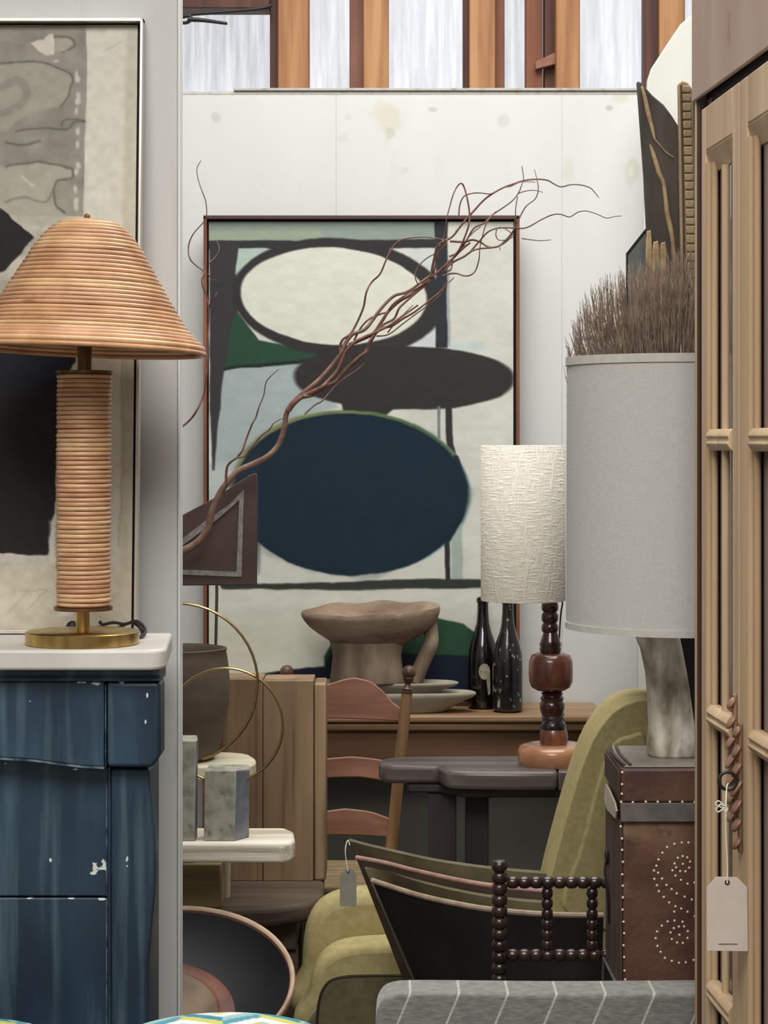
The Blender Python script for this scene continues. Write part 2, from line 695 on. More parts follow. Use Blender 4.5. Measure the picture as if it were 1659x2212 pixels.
win = bpy.data.objects.new('window_1', None)
C.objects.link(win)
win.location = (0, 7.6, 2.6)
struct(win)
ms = sheet_mat()
edges = [-R, -1.2, X(620, 7.6), X(1040, 7.6), X(1230, 7.6), 1.6, R]
for a, b_ in zip(edges, edges[1:]):
    mb = MB()
    n = max(8, int((b_ - a) / .02))
    ln = [(a + (b_ - a) * i / n, 7.6 + .008 * math.cos(2 * math.pi * (a + (b_ - a) * i / n) / .076)) for i in range(n + 1)]
    ln += [(x, y + .003) for x, y in reversed(ln)]
    mb.prism(ln, 2.5, 4.6, 'z').build('pane', ms, win)

# the short partition on which the fireplace stands
DP = 4.31
pw = bpy.data.objects.new('wall_partition', None)
C.objects.link(pw)
pw.location = (0, DP, 0)
struct(pw)
xe = X(383, DP)
MB().box(-3.3, xe, DP, DP + .05, 0, 4.2).build('panel', M_wall2, pw, bevel=.003)
MB().box(xe + .0008, xe + .006, DP - .002, DP + .052, 0, 4.2).build('edge_strip', mat('edge_paint', (236, 240, 236), rough=.5), pw, bevel=.001)

# black metal bracket high up beside the partition
t = thing('metal_bracket', 'thin black metal rod with an open hook hanging below the brown roof beam', 'hook', P(400, 52, 7.27))
mk = mat('black_metal', (28, 26, 27), rough=.45)
MB().tube([P(340, 38, 7.27), P(400, 32, 7.27), P(470, 27, 7.27), P(560, 19, 7.275), P(586, 12, 7.279)], .006, smooth=4).build('rod', mk, t)
MB().tube([P(340, 41, 7.266), P(392, 37, 7.266), P(408, 34, 7.266), P(413, 42, 7.266), P(402, 49, 7.266), P(384, 48, 7.266), P(340, 46, 7.266)], .0062, smooth=5).build('hook', mk, t)
MB().tube([P(405, 42, 7.26), P(440, 44, 7.26), P(491, 51, 7.26)], [.009, .007, .005], smooth=4).build('tail', mk, t)

# ------------------------------------------------------------------ white rounded board, right of the partition
pts = [(1600, 20), (1497, 30), (1470, 52), (1438, 100), (1408, 146), (1399, 172), (1396, 250), (1390, 480), (1384, 900), (1378, 1400), (1377, 2100), (1600, 2100)]
o = MB().prism(PP(pts, 6.9), 6.9, 6.93).build('rounded_board', mat('white_board', (224, 224, 216), (214, 214, 206), scale=4, rough=.5), None, bevel=.004)
tag(o, 'tall white board with a rounded upper corner standing behind the carved slabs', 'board')

# ------------------------------------------------------------------ the large abstract painting on the sideboard
Dp = 7.04
M_walnut = wood('walnut_frame', (112, 66, 44), (150, 96, 64), 'z', 30, .5)
M_walnut_x = wood('walnut_frame_x', (62, 40, 38), (86, 56, 50), 'x', 30, .5)
M_black = mat('plain_black', (14, 12, 13), rough=.7)
t = thing('abstract_painting', 'large framed abstract painting with stacked ovals, leaning behind the sideboard items', 'painting', P(781, 1528, Dp))
fx0, fx1, fy0, fy1 = 440, 1122, 466, 1524
for (a, b_, c, d, m, nm) in ((fx0, fx0 + 7, fy0 + 2, fy1, M_walnut, 'frame_side'), (fx1 - 7, fx1, fy0 + 2, fy1, M_walnut, 'frame_side'),
                             (fx0, fx1, fy0, fy0 + 8, M_walnut_x, 'frame_rail'), (fx0, fx1, fy1 - 8, fy1, M_walnut_x, 'frame_rail')):
    MB().box(X(a, Dp), X(b_, Dp), Dp - .012, Dp + .035, Z(d, Dp), Z(c, Dp)).build(nm, m, t, bevel=.0012)
MB().box(X(fx0 + 6, Dp), X(fx1 - 6, Dp), Dp + .022, Dp + .034, Z(fy1 - 6, Dp), Z(fy0 + 6, Dp)).build('backing', M_black, t, smooth=False)
pa = Paint(451, 1109, 479, 1510, 330, 516)
x, y = pa.wx, pa.wy
n1 = fbm(pa.gx / 90, pa.gy / 90)[..., None]
n2 = fbm(pa.gx / 25 + 9, pa.gy / 12)[..., None]
pa.fill((214, 214, 202))
pa.col += (n1 - .5) * 22
pa.put(sdpoly(x, y, [(450, 470), (946, 470), (946, 528), (450, 528)]), (146, 158, 148))
pa.put(sdpoly(x, y, [(450, 500), (690, 495), (700, 515), (450, 525)]), (158, 168, 146), 6)
# pale grey-blue passages
pa.put(sdpoly(x, y, [(480, 795), (700, 776), (730, 880), (600, 920), (520, 1010), (450, 1060), (450, 1300), (462, 1020)]), (170, 182, 181), 4)
pa.put(sdpoly(x, y, [(450, 1000), (500, 1000), (480, 1260), (450, 1260)]), (190, 199, 196), 6)
pa.put(sdpoly(x, y, [(870, 535), (940, 535), (940, 600), (912, 585)]), (205, 211, 204))
pa.put(sdpoly(x, y, [(900, 690), (940, 655), (940, 752), (820, 756)]), (208, 213, 210))
pa.put(sdpoly(x, y, [(968, 745), (1040, 735), (1050, 752), (968, 760)]), (196, 208, 206), 8)
# green field
pa.put(sdpoly(x, y, [(492, 670), (500, 658), (560, 735), (720, 770), (700, 782), (480, 798)]), (52, 80, 62))
pa.put(sdline(x, y, [(478, 797), (560, 789), (690, 776)]) - 3.2, (46, 50, 48))
# dark bars
pa.put(sdpoly(x, y, [(450, 520), (960, 516), (960, 535), (450, 538)]), (60, 59, 58))
pa.put(sdpoly(x, y, [(452, 520), (516, 524), (514, 560), (512, 600), (520, 640), (514, 672), (500, 700), (484, 800), (470, 930), (464, 1015), (459, 1018), (454, 900), (452, 700)]), (66, 63, 64), 2)
ring = sdell(x, y, 731, 643, 230, 128, 4)
pa.put(ring, (60, 58, 58), 2)
pa.put(sdline(x, y, [(905, 700), (860, 738), (790, 762), (740, 768)]) - 14, (64, 60, 58), 3)
pa.put(sdpoly(x, y, [(515, 536), (578, 536), (548, 554), (524, 576), (508, 594)]), (178, 196, 184))
pa.put(sdell(x, y, 720, 640, 201, 105, 3), (222, 222, 208), 1.5)
pa.put(sdpoly(x, y, [(938, 478), (967, 478), (966, 600), (967, 752), (940, 752), (941, 600)]), (56, 58, 62), 1.5)
pa.put(sdline(x, y, [(969, 560), (970, 745)]) - 1.5, (84, 110, 124), 3, .6)
pa.put(sdpoly(x, y, [(690, 755), (800, 740), (830, 770), (760, 800), (670, 790)]), (60, 57, 56), 2)
# flat dark oval
pa.put(sdell(x, y, 873, 816, 238, 68, 1, 2.2), (60, 57, 55), 1.6)
pa.put(sdpoly(x, y, [(738, 868), (860, 875), (830, 900), (742, 893)]), (58, 56, 54), 2)
pa.put(sdline(x, y, [(948, 880), (949, 945)]) - 3, (120, 130, 134), 1.5)
pa.put(sdline(x, y, [(969, 880), (972, 960), (985, 1010)]) - 7.5, (62, 58, 58), 1.5)
# navy oval with coloured edges
pa.put(sdell(x, y, 764, 1064, 254, 176, 3), (150, 176, 186), 2)
pa.put(sdell(x, y, 760, 1062, 254, 176, 3), (96, 120, 78), 2)
pa.put(sdell(x, y, 744, 1062, 246, 174, 3), (138, 138, 96), 2, .8)
pa.put(sdpoly(x, y, [(974, 1140), (998, 1130), (1000, 1252), (976, 1252)]), (170, 184, 172), 3)
pa.put(sdpoly(x, y, [(961, 1150), (972, 1150), (973, 1255), (962, 1255)]), (56, 56, 60), 1.5)
pa.put(sdline(x, y, [(985, 990), (1004, 1050), (996, 1110), (968, 1165)]) - 7, (50, 54, 60), 2)
pa.put(sdell(x, y, 757, 1068, 252, 175, 2), (34, 47, 59), 2)
pa.put(sdell(x, y, 757, 1068, 250, 173, 2) + 40 * (n1[..., 0] - .35), (41, 54, 65), 12, .5)
pa.put(sdpoly(x, y, [(492, 1050), (560, 960), (560, 1240), (552, 1200)]), (48, 56, 66), 6, .7)
# lower bar and the forms below it
pa.put(sdpoly(x, y, [(466, 1254), (560, 1262), (760, 1256), (940, 1250), (1050, 1252), (1050, 1270), (800, 1275), (480, 1272)]), (62, 64, 60), 2)
pa.put(sdpoly(x, y, [(470, 1280), (1040, 1280), (1040, 1300), (470, 1310)]), (222, 220, 206), 10, .7)
pa.put(sdpoly(x, y, [(440, 1330), (700, 1330), (700, 1430), (440, 1450)]), (206, 204, 184), 30, .6)
pa.put(sdpoly(x, y, [(820, 1372), (880, 1342), (940, 1334), (1000, 1348), (1030, 1370), (1060, 1420), (1060, 1520), (700, 1520), (700, 1420), (725, 1380)]), (52, 80, 62), 2)
pa.put(sdpoly(x, y, [(560, 1458), (600, 1450), (700, 1440), (722, 1396), (745, 1376), (800, 1400), (900, 1414), (1030, 1416), (1100, 1430), (1110, 1520), (700, 1520), (560, 1465)]), (36, 42, 54), 2)
pa.col *= 1.03 + (n2 - .5) * .08
pa.col -= np.array([1.5, 0, -1])
pa.mesh(lambda a, b: (X(a, Dp), Dp + .004, Z(b, Dp)), 'canvas', mat('painted_canvas', (200, 200, 200), attr='Col', rough=.9, ior=1.22, bump=.25, bscale=700), t)
MB().box(X(451, Dp), X(1109, Dp), Dp + .0048, Dp + .02, Z(1510, Dp), Z(479, Dp)).build('stretcher', mat('canvas_edge', (190, 186, 172), rough=.8), t, smooth=False)

# ------------------------------------------------------------------ sideboard
M_side_x = wood('sideboard_top', (140, 108, 76), (172, 140, 104), 'x', 20, .45, c3=(156, 122, 88))
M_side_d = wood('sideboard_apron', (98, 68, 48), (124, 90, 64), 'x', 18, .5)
zt = .74
t = thing('sideboard', 'long narrow brown wooden side table under the bottles and platters', 'table', (X(860, 6.95), 6.95, 0))
sx0, sx1 = X(410, 6.95), X(1306, 6.8)
MB().box(sx0, sx1, 6.79, 7.135, zt - .024, zt).build('top', M_side_x, t, bevel=.008, seg=3)
MB().box(sx0 + .015, sx1 - .015, 6.805, 7.12, zt - .052, zt - .0245).build('moulding', M_side_x, t, bevel=.01, seg=3)
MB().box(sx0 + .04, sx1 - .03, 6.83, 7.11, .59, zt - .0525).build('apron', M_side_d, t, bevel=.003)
MB().box(sx0 + .06, sx1 - .05, 7.10, 7.112, .02, .5895).build('shade_board', mat('shade_grey', (108, 108, 101), (120, 120, 112), scale=5, rough=.8), t, smooth=False)  # added grey sheet standing in for the deep shade on the wall below
for a in (sx0 + .05, sx1 - .09):
    for b_ in (6.835, 7.055):
        MB().box(a, a + .05, b_, b_ + .05, 0, .5895).build('leg', M_side_d, t, bevel=.004)

# platters (oval, stacked) and the carved mortar stool on them
M_plat = mat('limed_wood', (194, 186, 168), (152, 144, 126), scale=10, stretch=(.3, 1, 1), rough=.75, bump=.2)


def platter(px, py_b, w, d, h, label, name='oval_platter', dy=.1):
    base = Vector((X(px, d), d, py_b))
    o = thing(name, label, 'platter', base)
    prof = [(0, .004), (.62, .0), (.70, .004), (.84, h * .45), (.965, h * .72), (1.0, h * .86), (.995, h * .95), (.965, h), (.93, h * .95), (.86, h * .8), (.6, h * .55), (0, h * .5)]
    mb = MB().lathe([(r * w, z) for r, z in prof], base, 64, 1, dy / w, power=2.6)
    mb.build('dish', M_plat, o, angle=80)
    return o


platter(804, .74, 225 / F * 6.875, 6.875, .066, 'lower and wider of the two stacked pale wooden platters', dy=.08)
platter(786, .792, 205 / F * 6.875, 6.875, .045, 'upper and smaller of the two stacked pale wooden platters', dy=.075)

M_mort = wood('weathered_wood', (100, 84, 70), (160, 142, 120), 'z', 14, .85, c3=(132, 114, 94), bump=.9, k=.3)
M_mort_i = mat('weathered_bowl', (122, 100, 82), (172, 152, 130), scale=11, rough=.9, bump=.8, bscale=50, stretch=(.5, 1, 1))
dm = 6.86
b0 = Vector((X(792, dm), dm, .825))
t = thing('carved_mortar', 'weathered carved wooden bowl on a thick pedestal with a side handle, on the platters', 'bowl', b0)


def wobf(seed, amp):
    ph = [random.Random(seed + i).uniform(0, 6.28) for i in range(4)]
    return lambda a, k: amp * (math.sin(2 * a + ph[0]) * .5 + math.sin(3 * a + ph[1]) * .35 + math.sin(7 * a + ph[2]) * .15)


mb = MB()
Rm = 149 / F * dm
prof = [(.42, -.116), (.50, -.104), (.62, -.086), (.76, -.066), (.88, -.046), (.955, -.026), (.99, -.008), (1.0, .004), (.985, .012), (.95, .01), (.86, -.008), (.6, -.026), (.3, -.034), (0, -.036)]
mb.lathe([(0, -.116)] + [(r * Rm, z) for r, z in prof], (X(800, dm), dm, Z(1322, dm)), 72, 1, .62, wob=wobf(3, .02))
# uneven rim: tilt and notches
vs = []
rg = random.Random(5)
cx = X(800, dm)
for v in mb.v:
    vx, vy, vz = v
    u = (vx - cx) / Rm
    k = min(1, max(0, (vz - Z(1322, dm) + .03) / .03))
    front = vy < dm
    dz = .008 * u * k
    if front and abs(u - .42) < .1:
        dz -= .009 * k * (1 - abs(u - .42) / .1)
    if front and -.35 < u < -.15:
        dz -= .003 * k
    if not front:
        dz += .004 * k * math.sin(9 * u)
    dz += (vy - dm) * .085 * k
    vs.append((vx, vy, vz + dz))
mb.v = vs
mb.build('bowl', M_mort_i, t, angle=70)
mb = MB()
pr = [(0, 0), (.079 * 1.47, 0), (.118, .006), (.112, .05), (.108, .1), (.112, .125), (.118, .15), (0, .15)]
zb = .837
mb.lathe([(r, z * (Z(1392, dm) - zb) / .15 * 1.08) for r, z in pr], (X(793, dm), dm, zb), 48, 1, .72, wob=wobf(9, .02))
mb.build('pedestal', M_mort, t, angle=60)
mb = MB()
hp = [P(925, 1345, dm + .01), P(932, 1372, dm), P(930, 1392, dm - .01), P(918, 1420, dm), P(905, 1450, dm), P(896, 1472, dm)]
mb.tube(hp, [.03, .022, .024, .024, .024, .027], 14, 5)
mb.build('handle', M_mort, t, angle=70)

# ------------------------------------------------------------------ bottles
M_bott = mat('dark_bottle_glass', (16, 13, 14), rough=.08, ior=1.5, coat=1.0)
M_speck = mat('mottled_bottle_glass', (20, 18, 18), (36, 34, 34), scale=12, rough=.16, coat=.8,
             spots=[((170, 170, 168), 46, (1, 1, .8), .61, .66, .9)], bump=.7, bscale=26)  # pale grey speckles scattered over the dark glass


def bottle(px, d, hpx, label, m, lab=False):
    b = Vector((X(px, d), d, .74))
    s = hpx / 242.0 * (242 / F * d)
    t = thing('bottle', label, 'bottle', b, 'tall dark bottles on the sideboard')
    r = 33 / F * d
    k = s
    pr = [(0, .004), (r * .8, .0), (r * .98, .006), (r, .02), (r, k * .40), (r * .97, k * .50), (r * .80, k * .60), (r * .56, k * .69), (r * .42, k * .77), (r * .365, k * .88),
          (r * .36, k * .945), (r * .42, k * .95), (r * .43, k * .975), (r * .40, k * .99), (r * .26, k), (r * .25, k * .985), (0, k * .97)]
    MB().lathe(pr, b, 40).build('glass_body', m, t, angle=50)
    if lab:
        mb = MB()
        rr = r + .0008
        outline = [(.019 * math.cos(a_ / 12 * 6.283) + .003, .122 + .026 * math.sin(a_ / 12 * 6.283)) for a_ in range(12)] + [(.0165, .100), (.0172, .060), (.010, .062), (.0085, .100)]
        cen = (.003, .122)
        vs = []
        for x_, z_ in [cen] + outline[:12] + [outline[0]]:
            a = -math.pi / 2 + x_ / rr
            vs.append((b.x + rr * math.cos(a), b.y + rr * math.sin(a), b.z + z_))
        fs = [(0, i_, i_ + 1) for i_ in range(1, 13)]
        k0 = len(vs)
        for x_, z_ in ((.008, .106), (.0215, .118), (.0225, .052), (.015, .046)):
            a = -math.pi / 2 + x_ / rr
            vs.append((b.x + (rr + .0003) * math.cos(a), b.y + (rr + .0003) * math.sin(a), b.z + z_))
        fs.append((k0, k0 + 1, k0 + 2, k0 + 3))
        mb.add(vs, fs)
        mb.build('worn_label', mat('paper_label', (176, 168, 140), (140, 134, 112), scale=60, rough=.8), t)
    return t


bottle(1043, 6.975, 240, 'dark wine bottle with a torn round paper label, under the cream lampshade', M_bott, True)
bottle(1097, 6.885, 246, 'unlabelled dark bottle with pale speckles beside the labelled one', M_speck)

# ------------------------------------------------------------------ ladder-back chair
M_chair = wood('chair_beech', (120, 88, 58), (158, 124, 86), 'z', 26, .5)
M_rail = wood('chair_slat', (128, 88, 70), (160, 116, 94), 'x', 22, .45, c3=(144, 100, 80))
M_turn = wood('turned_dark_wood', (72, 46, 36), (108, 74, 56), 'z', 30, .4)
dc = 6.35
t = thing('ladder_back_chair', 'ladder-back wooden chair with ball finials and curved reddish slats', 'chair', (X(750, dc), dc, 0))


def chair_post(xt, yt, xb, yb, ground, name='back_post'):
    top, bot = P(xt, yt, dc), P(xb, yb, dc)
    g = bot + (bot - top) * ((bot.z - 0) / (top.z - bot.z))
    dirv = (top - g).normalized()
    mb = MB()
    mb.tube([g, g + (top - g) * .5, top], [.015, .018, .0165], 14)
    o = mb.build(name, M_chair, t, angle=60)
    Mq = Matrix.Translation(top) @ dirv.to_track_quat('Z', 'Y').to_matrix().to_4x4()
    f = MB().lathe([(.0155, 0), (.019, .002), (.019, .006), (.014, .009), (.018, .012), (.012, .017), (.008, .026), (.013, .036), (.017, .044), (.015, .047), (.0195, .053), (.0205, .062), (.018, .072), (.011, .079), (0, .082)], (0, 0, 0), 20, M=Mq)
    f.build('finial', M_turn, o)
    return top, g


tr, gr = chair_post(879, 1497, 845, 1835, None)
tl, gl = chair_post(622, 1497, 640, 1835, None)


def slat(pts, nm='slat'):
    mb = MB()
    up, dn = pts
    n = 14
    vs = []
    for i in range(n + 1):
        u = i / n
        bow = .03 * math.sin(math.pi * u)
        for (arr) in (up, dn):
            k = u * (len(arr) - 1)
            j = min(int(k), len(arr) - 2)
            a, b_ = arr[j], arr[j + 1]
            px, py = a[0] + (b_[0] - a[0]) * (k - j), a[1] + (b_[1] - a[1]) * (k - j)
            p = P(px, py, dc)
            vs += [(p.x, p.y + bow - .006, p.z), (p.x, p.y + bow + .006, p.z)]
    fs = []
    for i in range(n):
        a, b_ = i * 4, i * 4 + 4
        fs += [(a, b_, b_ + 1, a + 1), (a + 2, a + 3, b_ + 3, b_ + 2), (a, a + 2, b_ + 2, b_), (a + 1, b_ + 1, b_ + 3, a + 3)]
    fs += [(0, 1, 3, 2), (n * 4, n * 4 + 2, n * 4 + 3, n * 4 + 1)]
    mb.add(vs, fs)
    mb.build(nm, M_rail, t, bevel=.003, angle=60)


slat(([(634, 1540), (655, 1512), (700, 1482), (750, 1467), (768, 1466), (800, 1472), (830, 1496), (850, 1520), (868, 1530)], [(634, 1552), (868, 1558)]), 'crest_rail')
slat(([(636, 1655), (700, 1641), (760, 1637), (820, 1642), (862, 1652)], [(636, 1700), (700, 1683), (780, 1681), (862, 1692)]))
slat(([(640, 1770), (700, 1755), (745, 1750), (800, 1755), (850, 1770)], [(640, 1806), (850, 1808)]))
zseat = .345
MB().prism([(X(628, dc), dc), (X(868, dc), dc), (X(885, dc) + .01, dc - .36), (X(615, dc) - .01, dc - .36)], zseat, zseat + .03, 'z').build('seat', mat('rush_seat', (150, 132, 96), (120, 100, 70), scale=50, stretch=(.2, 1, 1), rough=.9), t, bevel=.01)
for sx_ in (X(628, dc), X(872, dc)):
    MB().tube([(sx_, dc - .33, 0), (sx_, dc - .33, zseat + .03)], .017, 12).build('front_leg', M_chair, t)
for zz in (.18, .33):
    MB().tube([(X(640, dc), dc - .33, zz), (X(862, dc), dc - .33, zz)], .009, 8).build('stretcher', M_chair, t)
    MB().tube([gl + (tl - gl) * (zz / tl.z), gr + (tr - gr) * (zz / tr.z)], .009, 8).build('stretcher', M_chair, t)

# ------------------------------------------------------------------ heavy dark table with the cream lamp
M_dark = wood('ebonised_oak', (80, 72, 70), (114, 106, 100), 'x', 16, .34, c3=(96, 86, 84), bump=.4)
M_darkl = wood('ebonised_leg', (42, 36, 38), (64, 54, 54), 'z', 16, .6)
t = thing('slab_table', 'heavy dark slab-topped wooden table with a cut-out front edge, under the small cream lamp', 'table', (X(1050, 5.75), 5.75, 0))
zt2 = .75
e = [(X(818, 5.76), 5.76), (X(826, 5.70), 5.705), (X(850, 5.69), 5.69), (X(946, 5.69), 5.685), (X(952, 5.65), 5.65), (X(968, 5.6), 5.60), (X(1010, 5.585), 5.585), (X(1100, 5.575), 5.575), (X(1205, 5.575), 5.575)]
back = [(X(1205, 5.84), 5.86), (X(1000, 5.85), 5.855), (X(900, 5.85), 5.85), (X(850, 5.84), 5.835), (X(823, 5.8), 5.80)]
MB().prism(e + back, zt2 - .05, zt2, 'z').build('plank', M_dark, t, bevel=.012, seg=3)
e2 = [(X(1206, 5.575), 5.575), (X(1300, 5.575), 5.58), (X(1380, 5.6), 5.60), (X(1380, 5.86), 5.86), (X(1206, 5.84), 5.86)]
MB().prism(e2, zt2 - .05, zt2, 'z').build('plank', M_dark, t, bevel=.004)
MB().prism([(X(880, 5.7), 5.70), (X(948, 5.7), 5.69), (X(1000, 5.62), 5.62), (X(1360, 5.62), 5.62), (X(1360, 5.8), 5.82), (X(880, 5.8), 5.82)], zt2 - .075, zt2 - .0505, 'z').build('underframe', M_darkl, t, bevel=.006)
for a, b_, d_ in ((926, 986, 5.70), (1006, 1056, 5.73), (1300, 1350, 5.70)):
    MB().box(X(a, d_), X(b_, d_), d_, d_ + .06, 0, zt2 - .0755).build('leg', M_darkl, t, bevel=.004)

# ------------------------------------------------------------------ small cream lamp
M_cherry = wood('polished_cherry', (80, 44, 33), (142, 94, 70), 'z', 14, .25, c3=(108, 64, 48), coat=.4, k=.3, bump=.05)
M_cherry_d = wood('polished_dark', (52, 26, 22), (84, 44, 34), 'z', 14, .22, coat=.6, k=.3, bump=.05)
M_mid = wood('polished_honey', (156, 104, 72), (192, 144, 108), 'x', 12, .25, coat=.4, k=.3, bump=.05)
M_ebon = mat('ebonised_band', (34, 30, 34), rough=.25, coat=.6)
dl = 5.71
q = dl / F
t = thing('table_lamp', 'lamp with turned wooden stem and rough cream slub-linen drum shade', 'lamp', P(1194, 1651, dl))
cx, cy = X(1195, dl), dl


def zz(py):
    return Z(py, dl)


def pl(prof, name, m, c=None, par=None, n=36, angle=50, wob=None):
    """prof: (radius px, pixel row)"""
    MB_ = MB().lathe([(r * q, zz(py)) for r, py in prof], (cx if c is None else c, cy, 0), n, wob=wob)
    return MB_.build(name, m, par or t, angle=angle)


pl([(0, 1607), (60, 1607), (74, 1611), (79, 1622), (79, 1640), (75, 1650), (0, 1650)], 'foot', M_mid, X(1197, dl), angle=60)
pl([(0, 1575), (27, 1575), (30, 1582), (31, 1592), (29, 1607), (0, 1607)], 'neck', M_cherry, X(1196, dl))
pl([(0, 1545), (22, 1545), (25, 1550), (22, 1556), (26, 1562), (28, 1568), (26, 1576), (0, 1576)], 'ebonised_ring', M_ebon, X(1195, dl))
pl([(0, 1490), (18, 1490), (24, 1498), (21, 1502), (26, 1508), (23, 1514), (27, 1520), (27, 1530), (22, 1546), (0, 1546)], 'lower_turning', M_cherry_d, X(1193, dl))
pl([(0, 1410), (30, 1410), (42, 1415), (47, 1428), (48, 1450), (47, 1472), (42, 1484), (30, 1491), (0, 1491)], 'body', M_cherry, X(1190, dl))
pl([(0, 1366), (15, 1366), (18, 1374), (21, 1384), (24, 1392), (22, 1397), (24, 1402), (22, 1408), (20, 1411), (0, 1411)], 'upper_turning', M_cherry_d, X(1189, dl))
for k, (a, b_) in enumerate(((1275, 1299), (1299, 1322), (1322, 1345), (1345, 1367))):
    pl([(0, a), (14, a), (18, a + 6), (18.5, (a + b_) / 2), (18, b_ - 5), (14, b_), (0, b_)], 'bead', M_cherry_d, X(1188, dl), n=24)
M_slub = linen('cream_slub', (238, 229, 211), (252, 248, 238), 210, .6, .14, slub=True)
cs = X(1129.5, dl)
rs = 91.5 * q
mb = MB().lathe([(rs - .002, zz(962)), (rs, zz(963.5)), (rs, zz(1295)), (rs - .001, zz(1297)), (rs - .004, zz(1296)), (rs - .004, zz(963)), (rs - .002, zz(962))], (X(1130, dl), cy, 0), 64)
mb.build('shade', M_slub, t, angle=50)
sc_ = X(1130, dl)
MB().tube([(sc_ - rs + .003, cy, zz(1010)), (X(1188, dl), cy, zz(1010)), (sc_ + rs - .003, cy, zz(1010))], .0015, 6).build('shade_fitter', mk, t)
MB().tube([(X(1188, dl), cy, zz(1276)), (X(1188, dl), cy, zz(1005))], .004, 8).build('stem_rod', mk, t)
MB().tube([P(1207, 1280, dl + .02), P(1215, 1300, dl + .02), P(1211, 1330, dl + .02), P(1208, 1400, dl + .03), P(1212, 1500, dl + .04), P(1225, 1600, dl + .06), P(1240, 1640, dl + .08)], .0022, 6, 4).build('cord', mk, t)

# ------------------------------------------------------------------ oak coffee table on the left with things on it
M_oak = wood('grey_oak', (70, 58, 46), (100, 86, 68), 'x', 12, .7, c3=(86, 72, 56), bump=.4, k=.1)
t = thing('oak_low_table', 'low worn oak table with rounded front edge carrying the pot and pale beams', 'table', (X(450, 5.6), 5.6, 0))
zt3 = .44
pts = [(X(120, 5.42), 5.42), (X(450, 5.36), 5.36), (X(600, 5.38), 5.40), (X(672, 5.42), 5.46), (X(700, 5.55), 5.56), (X(700, 5.9), 5.95), (X(120, 5.95), 5.95)]
MB().prism(pts, zt3 - .05, zt3, 'z').build('top', M_oak, t, bevel=.014, seg=3)
MB().box(X(160, 5.5), X(640, 5.5), 5.5, 5.9, zt3 - .13, zt3 - .0505).build('apron', M_oak, t, bevel=.004)
for a in (170, 600):
    for d_ in (5.52, 5.82):
        MB().box(X(a, 5.5), X(a, 5.5) + .05, d_, d_ + .05, 0, zt3 - .1305).build('leg', M_oak, t, bevel=.004)

# tall plank block
M_pine = wood('old_pine', (120, 94, 70), (166, 138, 106), 'z', 12, .6, c3=(142, 116, 88), bump=.2, k=.07,
              spots=[((84, 62, 42), 4, (3, 3, .5), .64, .74, .5), ((92, 70, 50), 60, (1, 1, .03), .56, .7, .6)])
ds = 5.72
t = thing('plank_block', 'tall block of upright pine planks with vertical joints, behind the wire hoops', 'wood block', P(590, 1900, ds))
zb0 = zt3
for a, b_, top, dd in ((480, 567.2, 1467, 0), (568.2, 677, 1470, 0), (678.4, 704, 1477, .006)):
    MB().box(X(a, ds), X(b_, ds), ds + dd, ds + .15, zb0, Z(top, ds)).build('plank', M_pine, t, bevel=.0025 if dd == 0 else .006, seg=3)
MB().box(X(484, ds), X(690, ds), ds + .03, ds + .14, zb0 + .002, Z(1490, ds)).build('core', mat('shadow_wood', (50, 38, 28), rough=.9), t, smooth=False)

# limed beam on a short block
M_lime = wood('limed_beam', (186, 174, 152), (238, 232, 216), 'x', 30, .75, c3=(218, 210, 192), bump=.9, k=.05, spots=[((150, 136, 112), 70, (.04, 1, 1), .58, .68, .5)])
t = thing('oak_spacer_block', 'short yellowish wooden block lying under the pale beam', 'wood block', (X(430, 5.42), 5.42, zt3))
MB().box(X(300, 5.38), X(478, 5.38), 5.385, 5.49, zt3, .552).build('block', wood('yellow_oak', (128, 108, 74), (164, 142, 100), 'x', 16, .6, k=.1), t, bevel=.006)
t0 = MB().box(X(300, 5.4), X(420, 5.4), 5.39, 5.48, .5525, .594).build('dark_wedge', mat('wedge', (46, 36, 30), rough=.8), None, bevel=.003)
tag(t0, 'dark wooden wedge hidden between yellowish block and pale beam', 'wedge')
t0.name = 'wooden_wedge'
bp = [(X(250, 5.17), 5.17), (X(611, 5.17), 5.165), (X(630, 5.18), 5.185), (X(637, 5.2), 5.215), (X(634, 5.3), 5.32), (X(615, 5.36), 5.37), (X(250, 5.37), 5.37)]
o = MB().prism(bp, .5945, .6425, 'z').build('limed_beam', M_lime, None, bevel=.008, seg=3)
tag(o, 'pale limed wooden beam with a rounded end, carrying the grey stone blocks', 'beam')
zbm = .6425

# stone blocks with wire hoops
M_stone = mat('grey_marble', (176, 172, 158), (130, 130, 120), (158, 155, 142), scale=28, rough=.7, bump=.2, spots=[((84, 88, 84), 60, (1, 1, 1), .62, .72, .7)])
M_stone_b = mat('blue_grey_side', (104, 110, 118), (128, 134, 140), scale=30, rough=.65)
M_brass_w = mat('brass_wire', (170, 148, 104), rough=.28, metal=1.0)


